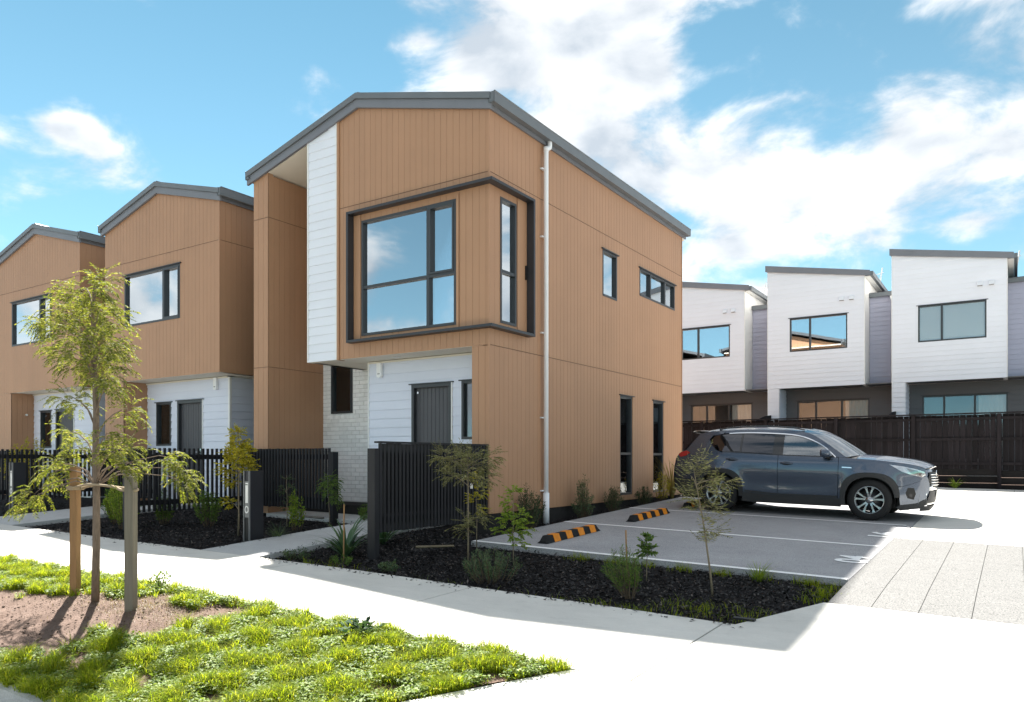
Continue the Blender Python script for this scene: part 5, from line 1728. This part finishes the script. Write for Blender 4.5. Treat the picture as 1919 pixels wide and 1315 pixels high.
def car_panel(name, poly, mat, parent, off=0.0, step=.05, th=.02, side=-1, surf=None, label=None):
    """a panel cut out of the side surface; poly in (f, z)"""
    b = resample(poly, step); nb = len(b)
    pts = list(b)
    fx = [p.x for p in b]; fz = [p.y for p in b]
    pl = [(p.x, p.y) for p in b]
    x = min(fx) + step / 2
    while x < max(fx):
        z = min(fz) + step / 2
        while z < max(fz):
            if in_poly(x, z, pl) and min((p.x - x) ** 2 + (p.y - z) ** 2 for p in b) > (step * .4) ** 2: pts.append(Vector((x, z)))
            z += step
        x += step
    r = delaunay_2d_cdt(pts, [], [list(range(nb))], 1, 1e-5)
    sf = surf or (lambda f, z: W(f, z) + off)
    m = MB()
    V = [(2.27 - p.x, side * sf(p.x, p.y), p.y) for p in r[0]]
    F = []
    for f in r[2]:
        a, bb, c = (Vector(V[i]) for i in f[:3])
        nrm = (bb - a).cross(c - a)
        F.append(tuple(f) if nrm.y * side > 0 else tuple(reversed(f)))
    m.add(V, F)
    me_v = len(m.v)
    bo = [(2.27 - p.x, side * sf(p.x, p.y), p.y) for p in b]
    bi = [(v[0], v[1] - side * th, v[2]) for v in bo]
    m.add(bo + bi, [(i, (i + 1) % nb, nb + (i + 1) % nb, nb + i) for i in range(nb)])
    me = bpy.data.meshes.new(name); me.from_pydata(m.v, [], m.f)
    nf = len(F)
    me.polygons.foreach_set('use_smooth', [i < nf for i in range(len(me.polygons))])
    me.update()
    o = link_local(name, me, mat, parent)
    if label: o['label'] = label
    return o


def link_local(name, me, mat, parent):
    o = bpy.data.objects.new(name, me); COL.objects.link(o)
    me.materials.append(MATS[mat]); o.parent = parent
    return o


def lbuild(m, name, mat, parent, smooth=False, fix=True):
    me = bpy.data.meshes.new(name); me.from_pydata(m.v, [], m.f)
    if fix:
        bm = bmesh.new(); bm.from_mesh(me); bmesh.ops.recalc_face_normals(bm, faces=bm.faces); bm.to_mesh(me); bm.free()
    if smooth: me.polygons.foreach_set('use_smooth', [True] * len(me.polygons))
    me.update()
    return link_local(name, me, mat, parent)


def arc(fc, zc, r, a0, a1, n, sq=0.0):
    """arch outline, slightly squared; angles in degrees, 0 = rearward, 90 = up"""
    out = []
    for k in range(n + 1):
        a = R(a0 + (a1 - a0) * k / n)
        e = 1 + sq * abs(math.sin(2 * a)) ** 2
        out.append((fc + r * e * math.cos(a), zc + r * e * math.sin(a)))
    return out


car = empty('parked_car', (3.525, 5.53, .172), (0, R(1.45), 0))
tag(car, 'dark blue grey sport utility car parked beside the tan house', 'car')
FW, RW, ZW = .925, 3.615, .3635
AO, AI = .475, .40        # outer edge of the arch cladding, wheel opening

hood_e = smooth_path([(.08, .925), (.22, .985), (.5, 1.03), (.8, 1.06), (1.1, 1.08), (1.44, 1.10)], 5)
belt = [(1.44, 1.10), (1.46, 1.10), (1.9, 1.105), (2.50, 1.115), (3.0, 1.135), (3.4, 1.15), (3.57, 1.155)]
for sd_ in (-1, 1):
    # front fender
    fen = hood_e[:] + [(1.437, 1.10), (1.437, .36)] + arc(FW, ZW, AO, 0, 150, 18, .10)[0:] + [(.42, .62), (.30, .66), (.16, .72), (.09, .80)]
    car_panel('front_fender', fen, 'car_paint', car, side=sd_)
    # doors
    car_panel('front_door', [(1.445, 1.095), (1.9, 1.102), (2.494, 1.112), (2.494, .36), (1.445, .36)], 'car_paint', car, side=sd_)
    ra = arc(RW, ZW, AO, 180, 100, 10, .10)
    car_panel('rear_door', [(2.502, 1.112), (3.0, 1.132), (3.4, 1.148), (3.566, 1.152), (3.566, ra[-1][1] + .02)] + [p for p in ra[::-1] if p[0] < 3.56] + [(ra[0][0], .36), (2.502, .36)], 'car_paint', car, side=sd_)
    # rear quarter with the tail pillar
    quarter = [(3.574, 1.152), (3.70, 1.19), (3.80, 1.29), (3.86, 1.40), (3.80, 1.475), (3.60, 1.515), (3.56, 1.575), (3.9, 1.555), (4.08, 1.50), (4.22, 1.32), (4.32, 1.18), (4.46, 1.12), (4.54, 1.0), (4.57, .82), (4.57, .66), (4.30, .60)] + arc(RW, ZW, AO, 30, 100, 10, .10)
    car_panel('rear_quarter', quarter, 'car_paint', car, side=sd_)
    # roof side and front pillar
    inner = smooth_path([(1.50, 1.112), (1.72, 1.305), (2.0, 1.44), (2.27, 1.505), (2.62, 1.53), (3.0, 1.54), (3.3, 1.535), (3.57, 1.52)], 5)
    outer = smooth_path([(3.57, 1.578), (3.2, 1.60), (2.8, 1.605), (2.4, 1.595), (2.15, 1.565), (1.95, 1.515), (1.70, 1.375), (1.40, 1.16), (1.30, 1.10)], 5)
    car_panel('roof_side', inner + outer + [(1.44, 1.101)], 'car_paint', car, side=sd_)
    # bright moulding over the side glass
    mo = smooth_path([(1.49, 1.113), (1.72, 1.31), (2.0, 1.447), (2.27, 1.512), (2.62, 1.537), (3.0, 1.547), (3.3, 1.542), (3.48, 1.53)], 6)
    mi = [(p[0] + .003, p[1] - .020) for p in mo]
    car_panel('window_moulding', mo + mi[::-1], 'chrome', car, off=.006, side=sd_, th=.012, step=.04)
    bl = [(1.5, 1.118), (1.9, 1.121), (2.5, 1.131), (3.0, 1.150), (3.4, 1.166), (3.56, 1.17)]
    car_panel('belt_moulding', [(p[0], p[1] - .016) for p in bl] + bl[::-1], 'car_gloss_black', car, off=.004, side=sd_, th=.012, step=.05)
    # side glass
    gf = [(1.56, 1.122)] + [p for p in smooth_path([(1.56, 1.15), (1.74, 1.30), (2.0, 1.425), (2.27, 1.488), (2.43, 1.505)], 4)] + [(2.42, 1.125), (2.0, 1.12)]
    car_panel('front_side_glass', gf, 'car_glass', car, off=-.012, side=sd_, th=.004, step=.08)
    gr_ = [(2.61, 1.14), (2.61, 1.512), (3.0, 1.522), (3.20, 1.52), (3.20, 1.165)]
    car_panel('rear_side_glass', gr_, 'car_glass_dark', car, off=-.012, side=sd_, th=.004, step=.08)
    gq = [(3.235, 1.168), (3.235, 1.518), (3.42, 1.51), (3.60, 1.495), (3.77, 1.455), (3.82, 1.395), (3.77, 1.29), (3.68, 1.20), (3.57, 1.168)]
    car_panel('quarter_glass', gq, 'car_glass_dark', car, off=-.010, side=sd_, th=.004, step=.08)
    car_panel('quarter_trim', [(3.40, 1.165), (3.48, 1.25), (3.53, 1.34), (3.50, 1.38), (3.46, 1.30), (3.37, 1.19), (3.34, 1.165)], 'car_black', car, off=-.004, side=sd_, th=.004)
    car_panel('centre_pillar', [(2.42, 1.12), (2.43, 1.51), (2.61, 1.52), (2.61, 1.135)], 'car_gloss_black', car, off=-.006, side=sd_, th=.01)
    car_panel('pillar_strip', [(3.20, 1.16), (3.20, 1.525), (3.235, 1.525), (3.235, 1.16)], 'car_gloss_black', car, off=-.006, side=sd_, th=.01)
    # plastic arches and sill
    for fc, a1 in ((FW, -14), (RW, -8)):
        a0_ = 180 - a1
        outer_ = arc(fc, ZW, AO + .006, a0_ - 2 if fc == RW else 172, a1, 24, .10)
        inner_ = arc(fc, ZW, AI, a1, a0_ - 2 if fc == RW else 172, 24, .04)
        car_panel('wheel_arch_trim', outer_ + inner_, 'car_plastic', car, off=.014, side=sd_, th=.05, step=.05)
    car_panel('sill_trim', [(1.40, .215), (1.39, .365), (2.0, .37), (2.6, .37), (3.13, .40), (3.16, .23), (2.9, .215)], 'car_plastic', car, off=.010, side=sd_, th=.10)
    car_panel('door_trim', [(1.45, .375), (1.45, .41), (2.49, .40), (3.10, .44), (3.12, .41), (2.49, .375)], 'car_plastic', car, off=.012, side=sd_, th=.02)
    # rear bumper side
    car_panel('rear_bumper_side', arc(RW, ZW, AO, -6, 28, 5, .10) + [(4.30, .59), (4.57, .65), (4.56, .42), (4.40, .32)], 'car_plastic', car, off=0.006, side=sd_, th=.05)
    # front bumper side
    car_panel('front_bumper_side', [(.10, .80), (.16, .715), (.30, .655), (.42, .615)] + arc(FW, ZW, AO, 152, 178, 6, .10) + [(.44, .30), (.20, .34), (.07, .42), (.02, .55), (.02, .68), (.05, .79)], 'car_paint', car, off=.004, side=sd_, th=.04)
    car_panel('front_lip_side', [(.44, .298), (.20, .338), (.07, .415), (.05, .33), (.14, .25), (.45, .20), (.50, .26)], 'car_plastic', car, off=.006, side=sd_, th=.04)
    car_panel('fog_recess', [(.33, .60), (.24, .60), (.21, .50), (.24, .40), (.33, .42), (.36, .5)], 'car_black', car, off=.009, side=sd_, th=.01, step=.04)
    car_panel('fog_lamp', [(.305, .50), (.265, .50), (.26, .46), (.27, .44), (.305, .45)], 'rim_dark', car, off=.013, side=sd_, th=.006, step=.03)
    # headlamp wrapping round the corner
    hl = [(.62, .995), (.40, .965), (.22, .925), (.10, .885), (.07, .83), (.12, .79), (.28, .825), (.42, .875)]
    car_panel('headlamp', hl, 'lamp_inner', car, off=.006, side=sd_, th=.02, step=.04, label='slim bright headlamp')
    car_panel('headlamp_bezel', [(.36, .94), (.20, .90), (.12, .86), (.15, .815), (.28, .845)], 'car_gloss_black', car, off=.010, side=sd_, th=.01, step=.04)
    car_panel('headlamp_lens', [(p[0], p[1]) for p in hl], 'lamp_glass', car, off=.014, side=sd_, th=.003, step=.05)
    # tail lamp
    car_panel('tail_lamp', [(4.22, 1.13), (4.30, 1.17), (4.42, 1.14), (4.48, 1.09), (4.42, 1.04), (4.30, 1.07)], 'tail_red', car, off=.008, side=sd_, th=.02, step=.04)
    # handles
    for fc, zc in ((2.34, .965), (3.36, 1.015)):
        m = MB()
        pts = [(2.27 - fc + .11, sd_ * (W(fc, zc) + .006), zc), (2.27 - fc + .085, sd_ * (W(fc, zc) + .030), zc + .004), (2.27 - fc - .085, sd_ * (W(fc, zc) + .030), zc + .008), (2.27 - fc - .11, sd_ * (W(fc, zc) + .006), zc + .008)]
        m.tube(pts, [.011, .013, .013, .011], 8); lbuild(m, 'door_handle', 'car_paint', car, True)
        car_panel('handle_cup', [(fc + .09 * math.cos(a), zc + .032 * math.sin(a)) for a in np.linspace(0, 6.283, 17)[:-1]], 'car_black', car, off=.002, side=sd_, th=.002, step=.05)
    # mirror
    m = MB()
    fm, zm = 1.66, 1.17
    y0 = W(fm, zm - .05)
    prof = []
    rings = []
    for k, (dxx, sc) in enumerate(((.10, .35), (.085, .75), (.04, 1.0), (-.02, 1.0), (-.055, .92), (-.06, .80))):
        ring = []
        for j in range(12):
            a = 2 * math.pi * j / 12
            ring.append((2.27 - fm + dxx, sd_ * (y0 + .15 + .105 * sc * math.cos(a)), zm + .075 * sc * math.sin(a) - .01 * (1 - sc)))
        rings.append(ring)
    for ring in rings: m.v += ring
    for k in range(len(rings) - 1):
        for j in range(12): m.f.append((k * 12 + j, k * 12 + (j + 1) % 12, (k + 1) * 12 + (j + 1) % 12, (k + 1) * 12 + j))
    m.f.append(tuple(range(12))); m.f.append(tuple(range(60, 72)))
    mir = lbuild(m, 'door_mirror', 'car_paint', car, True)
    m = MB(); m.tube([(2.27 - fm + .06, sd_ * (W(1.60, 1.06) - .01), 1.065), (2.27 - fm + .04, sd_ * (y0 + .06), 1.095), (2.27 - fm + .02, sd_ * (y0 + .13), 1.12)], [.03, .026, .03], 8)
    lbuild(m, 'mirror_arm', 'car_black', mir, True)
    # roof rail
    m = MB(); rl = [(f_, z_) for f_, z_ in ((2.10, 1.585), (2.3, 1.628), (2.7, 1.648), (3.2, 1.645), (3.55, 1.62), (3.72, 1.585))]
    m.tube([(2.27 - f_, sd_ * (.585 - .02 * abs(f_ - 2.8)), z_ + .012) for f_, z_ in rl], [.010, .014, .014, .014, .014, .010], 8); lbuild(m, 'roof_rail', 'car_gloss_black', car, True)
    # silver badge on the fender
    car_panel('fender_badge', [(1.22, .93), (1.38, .935), (1.38, .915), (1.22, .91)], 'badge_silver', car, off=.004, side=sd_, th=.003)


def patch(name, rows, mat, parent, smooth=True, label=None):
    """grid surface from rows of points"""
    m = MB(); nr, nc = len(rows), len(rows[0])
    for r_ in rows: m.v += [tuple(p) for p in r_]
    for i in range(nr - 1):
        for j in range(nc - 1): m.f.append((i * nc + j, i * nc + j + 1, (i + 1) * nc + j + 1, (i + 1) * nc + j))
    o = lbuild(m, name, mat, parent, smooth)
    if label: o['label'] = label
    return o


VS = np.linspace(-1, 1, 17)
hz = cub([p[0] for p in hood_e], [p[1] for p in hood_e])
crown = cub([.0, .12, .3, .7, 1.2, 1.5], [.03, .045, .07, .085, .085, .08])
# bonnet
rows = []
for f_ in np.linspace(.10, 1.16, 16):
    ff = lambda v: f_ - .10 * (1 - abs(v) ** 2.2) * (1 - (f_ - .1) / 1.06 * 1.0) - .02
    ze = hz(f_); we = W(f_, ze)
    rows.append([(2.27 - ff(v), v * we, ze + crown(f_) * (1 - abs(v) ** 2.6)) for v in VS])
patch('bonnet', rows, 'car_paint', car)
# scuttle
rows = []
for k in range(4):
    f_ = 1.16 + k * .05
    ze = hz(min(f_, 1.44)); we = W(f_, ze) * .985
    rows.append([(2.27 - f_ + .10 * (1 - v * v) * 0, v * we, ze + (.080 - .012 * k) * (1 - abs(v) ** 2.6) - .012) for v in VS])
patch('scuttle', rows, 'car_black', car)
# windscreen
ed = smooth_path([(1.32, 1.105), (1.70, 1.375), (1.95, 1.515), (2.13, 1.562)], 4)
rows = []
for i, (f_, z_) in enumerate(ed):
    s_ = i / (len(ed) - 1)
    we = W(f_, z_) - .004
    fb = f_ - .22 * (1 - s_) - .10 * s_
    rows.append([(2.27 - (f_ * v * v + fb * (1 - v * v)), v * we, z_ + (.055 + .02 * s_) * (1 - v * v)) for v in VS])
patch('windscreen', rows, 'car_glass', car)
# roof
rows = []
re = cub([2.13, 2.4, 2.8, 3.2, 3.57, 3.9, 4.08], [1.562, 1.595, 1.605, 1.60, 1.578, 1.555, 1.50])
for f_ in np.linspace(2.13, 4.06, 14):
    z_ = re(f_); we = W(f_, z_) - .003
    lead = .10 * (1 - min(1, (f_ - 2.13) / .5))
    rows.append([(2.27 - f_ + lead * (1 - v * v), v * we, z_ + .062 * (1 - abs(v) ** 2.4)) for v in VS])
patch('roof_panel', rows, 'car_paint', car)
# spoiler, rear window, tailgate, rear bumper
rows = []
for f_, z_, t in ((4.00, 1.565, 0), (4.15, 1.570, 0), (4.30, 1.562, 0), (4.30, 1.535, 0), (4.10, 1.50, 0)):
    rows.append([(2.27 - f_ + .05 * v * v, v * .60, z_ + .03 * (1 - v * v)) for v in VS])
patch('spoiler', rows, 'car_paint', car)
rows = []
for f_, z_ in ((4.10, 1.50), (4.25, 1.36), (4.38, 1.20), (4.42, 1.14)):
    we = W(min(f_, 4.2), z_) * .86
    rows.append([(2.27 - f_ - .06 * (1 - v * v), v * we, z_) for v in VS])
patch('rear_window', rows, 'car_glass_dark', car)
rows = []
for f_, z_ in ((4.42, 1.14), (4.53, 1.0), (4.56, .82), (4.57, .66), (4.55, .42), (4.42, .30)):
    we = W(min(f_, 4.5), z_) * .995
    rows.append([(2.27 - f_ - .04 * (1 - v * v), v * we, z_) for v in VS])
patch('tailgate', rows, 'car_paint', car)
# front face: grille, bumper
def front_x(y, z):
    base = cub([.20, .32, .42, .55, .68, .80, .90, .97], [.08, .02, .0, -.015, -.015, -.005, .025, .08])(z)
    return 2.27 - base - .16 * (abs(y) / .72) ** 3 + .025


def front_panel(name, poly, mat, off=0.0, label=None):
    b = resample(poly, .05); nb = len(b); pl = [(p.x, p.y) for p in b]; pts = list(b)
    for yy in np.arange(-.8, .8, .05):
        for zz in np.arange(.2, 1.0, .05):
            if in_poly(yy, zz, pl) and min((p.x - yy) ** 2 + (p.y - zz) ** 2 for p in b) > .0005: pts.append(Vector((yy, zz)))
    r = delaunay_2d_cdt(pts, [], [list(range(nb))], 1, 1e-5)
    m = MB(); m.v = [(front_x(p.x, p.y) + off, p.x, p.y) for p in r[0]]; m.f = [tuple(f) for f in r[2]]
    o = lbuild(m, name, mat, car, True)
    return o


front_panel('front_bumper', [(-.74, .30), (.74, .30), (.74, .83), (.60, .90), (.40, .945), (-.40, .945), (-.60, .90), (-.74, .83)], 'car_paint', -.012)
front_panel('grille', [(-.50, .62), (.50, .62), (.58, .76), (.50, .88), (-.50, .88), (-.58, .76)], 'car_black', .004)
front_panel('lower_grille', [(-.58, .34), (.58, .34), (.52, .55), (-.52, .55)], 'car_plastic', .006)
for k in range(5):
    zz = .655 + k * .045
    m = MB(); m.tube([(front_x(y, zz) + .012, y, zz) for y in np.linspace(-.5, .5, 11)], .010, 6); lbuild(m, 'grille_bar', 'chrome', car, True)
front_panel('lip', [(-.66, .20), (.66, .20), (.70, .29), (-.70, .29)], 'car_plastic', .012)
for s_ in (-1, 1):
    m = MB(); m.tube([(front_x(s_ * .62, .40) + .01, s_ * .62, .36), (front_x(s_ * .66, .5) + .02, s_ * .66, .50), (front_x(s_ * .60, .6) + .025, s_ * .60, .615), (front_x(s_ * .50, .62) + .022, s_ * .50, .63)], .013, 6); lbuild(m, 'bumper_garnish', 'chrome', car, True)
m = MB(); m.lathe_y([(.001, 0), (.075, .0), (.07, .012), (.001, .014)], 20)
m.v = [(front_x(0, .86) + .006 + b, a, .86 + c * .7) for a, b, c in m.v]; lbuild(m, 'nose_emblem', 'badge_silver', car, True)
m = MB(); m.v = [(front_x(y, z) + .022, y, z) for z in (.43, .56) for y in (-.18, .18)]; m.f = [(0, 1, 3, 2)]; lbuild(m, 'number_plate', 'plate_white', car)
# underbody, wheel housings, cabin
m = MB()
m.box(2.27 - 4.45, 2.27 - .35, -.62, .62, .23, .42)
m.box(2.27 - 3.12, 2.27 - 1.42, -.80, .80, .235, .50)
lbuild(m, 'underbody', 'car_black', car)
m = MB()
m.box(2.27 - 4.45, 2.27 - .30, -.60, .60, .43, .80)
m.box(2.27 - 3.10, 2.27 - 1.44, -.84, .84, .505, .86)
lbuild(m, 'inner_shell', 'car_black', car)
for sd_ in (-1, 1):
    for fc in (FW, RW):
        m = MB(); m.lathe_y([(.001, -.01), (AI + .03, -.01), (AI + .03, .20), (.001, .20)], 24)
        me_side = sd_ * .60
        m.v = [(2.27 - fc + a, sd_ * (.62 + b), ZW + c) for a, b, c in m.v if True]
        # keep only the upper shell
        m2 = MB(); n_ = 18
        for k in range(n_ + 1):
            a = math.pi * 1.16 * k / n_ - .25
            for yy in (.58, .875): m2.v.append((2.27 - fc + (AI + .012) * math.cos(a), sd_ * yy, ZW + (AI + .012) * math.sin(a)))
        m2.f = [(2 * k, 2 * k + 1, 2 * k + 3, 2 * k + 2) for k in range(n_)]
        lbuild(m2, 'wheel_housing', 'car_black', car)
for yy in (-.38, .38):
    for fc in (2.25, 3.15):
        m = MB()
        m.box(2.27 - fc - .05, 2.27 - fc + .42, yy - .25, yy + .25, .87, .98)
        m.prism([(2.27 - fc - .05, yy - .25, .96), (2.27 - fc + .07, yy - .25, .96), (2.27 - fc - .08, yy - .25, 1.33), (2.27 - fc - .17, yy - .25, 1.33)], (0, .5, 0))
        m.box(2.27 - fc - .21, 2.27 - fc - .10, yy - .12, yy + .12, 1.35, 1.50)
        lbuild(m, 'seat', 'seat_fabric', car)
m = MB(); m.box(2.27 - 1.75, 2.27 - 1.40, -.70, .70, .87, 1.08); lbuild(m, 'dashboard', 'car_plastic', car)
m = MB(); ring_pts = [(2.27 - 1.95 + .05 * math.sin(a), -.38 + .18 * math.cos(a), 1.04 + .17 * math.sin(a)) for a in np.linspace(0, 2 * math.pi, 21)]
m.tube(ring_pts, .014, 6, False); lbuild(m, 'steering_wheel', 'car_black', car, True)
# wheels
def wheel(fc, sd_):
    cx, cy = 2.27 - fc, sd_ * .80
    e = bpy.data.objects.new('wheel', None); COL.objects.link(e); e.parent = car; e.location = (cx, cy, ZW); e.empty_display_size = .1
    if sd_ > 0: e.rotation_euler = (0, 0, math.pi)
    # built facing -y
    m = MB(); prof = [(.232, .10), (.30, .108), (.345, .095), (.3635, .06), (.3635, -.06), (.352, -.088), (.31, -.106), (.262, -.108), (.236, -.098), (.232, -.085)]
    m.lathe_y(prof, 48); lbuild(m, 'tyre', 'tyre', e, True)
    m = MB()
    for k in range(60):
        a = 2 * math.pi * k / 60
        for s2 in (-1, 1):
            c, s_ = math.cos(a + .02 * s2), math.sin(a + .02 * s2)
            m.add([((.3645) * math.cos(a + t) * 1.0, s2 * y, .3645 * math.sin(a + t)) for t, y in ((-.03, .015), (.03, .015), (.045, .058), (-.015, .058))], [(0, 1, 2, 3)])
    lbuild(m, 'tread_block', 'rubber', e)['kind'] = 'stuff'
    m = MB(); m.lathe_y([(.232, -.098), (.240, -.100), (.243, -.094), (.236, -.08), (.215, -.07), (.208, .05), (.21, .09)], 48); rim = lbuild(m, 'rim', 'rim_metal', e, True)
    m = MB(); m.lathe_y([(.001, .02), (.20, .02), (.20, .035)], 36); lbuild(m, 'brake_disc', 'rim_dark', e, True)
    for k in range(5):
        for t in (-.20, .20):
            a = 2 * math.pi * k / 5 + math.pi / 2
            m = MB()
            def pt(r, da, w_, y): 
                return (r * math.cos(a + da) - w_ * math.sin(a + da), y, r * math.sin(a + da) + w_ * math.cos(a + da))
            v = []
            for (r, da, w_, yo) in ((.045, t * .9, .016, -.082), (.12, t * 1.05, .013, -.088), (.19, t * 1.25, .015, -.088), (.228, t * 1.35, .024, -.090)):
                v += [pt(r, da, -w_, yo), pt(r, da, w_, yo), pt(r, da, w_ * .9, yo + .03), pt(r, da, -w_ * .9, yo + .03)]
            m.v = v
            for i in range(3):
                b = i * 4
                m.f += [(b, b + 1, b + 5, b + 4), (b + 1, b + 2, b + 6, b + 5), (b + 2, b + 3, b + 7, b + 6), (b + 3, b, b + 4, b + 7)]
            lbuild(m, 'spoke', 'rim_metal', e)
    m = MB(); m.lathe_y([(.001, -.095), (.028, -.095), (.034, -.088), (.062, -.084), (.066, -.06)], 24); lbuild(m, 'hub_cap', 'rim_metal', e, True)


for fc in (FW, RW):
    for sd_ in (-1, 1): wheel(fc, sd_)
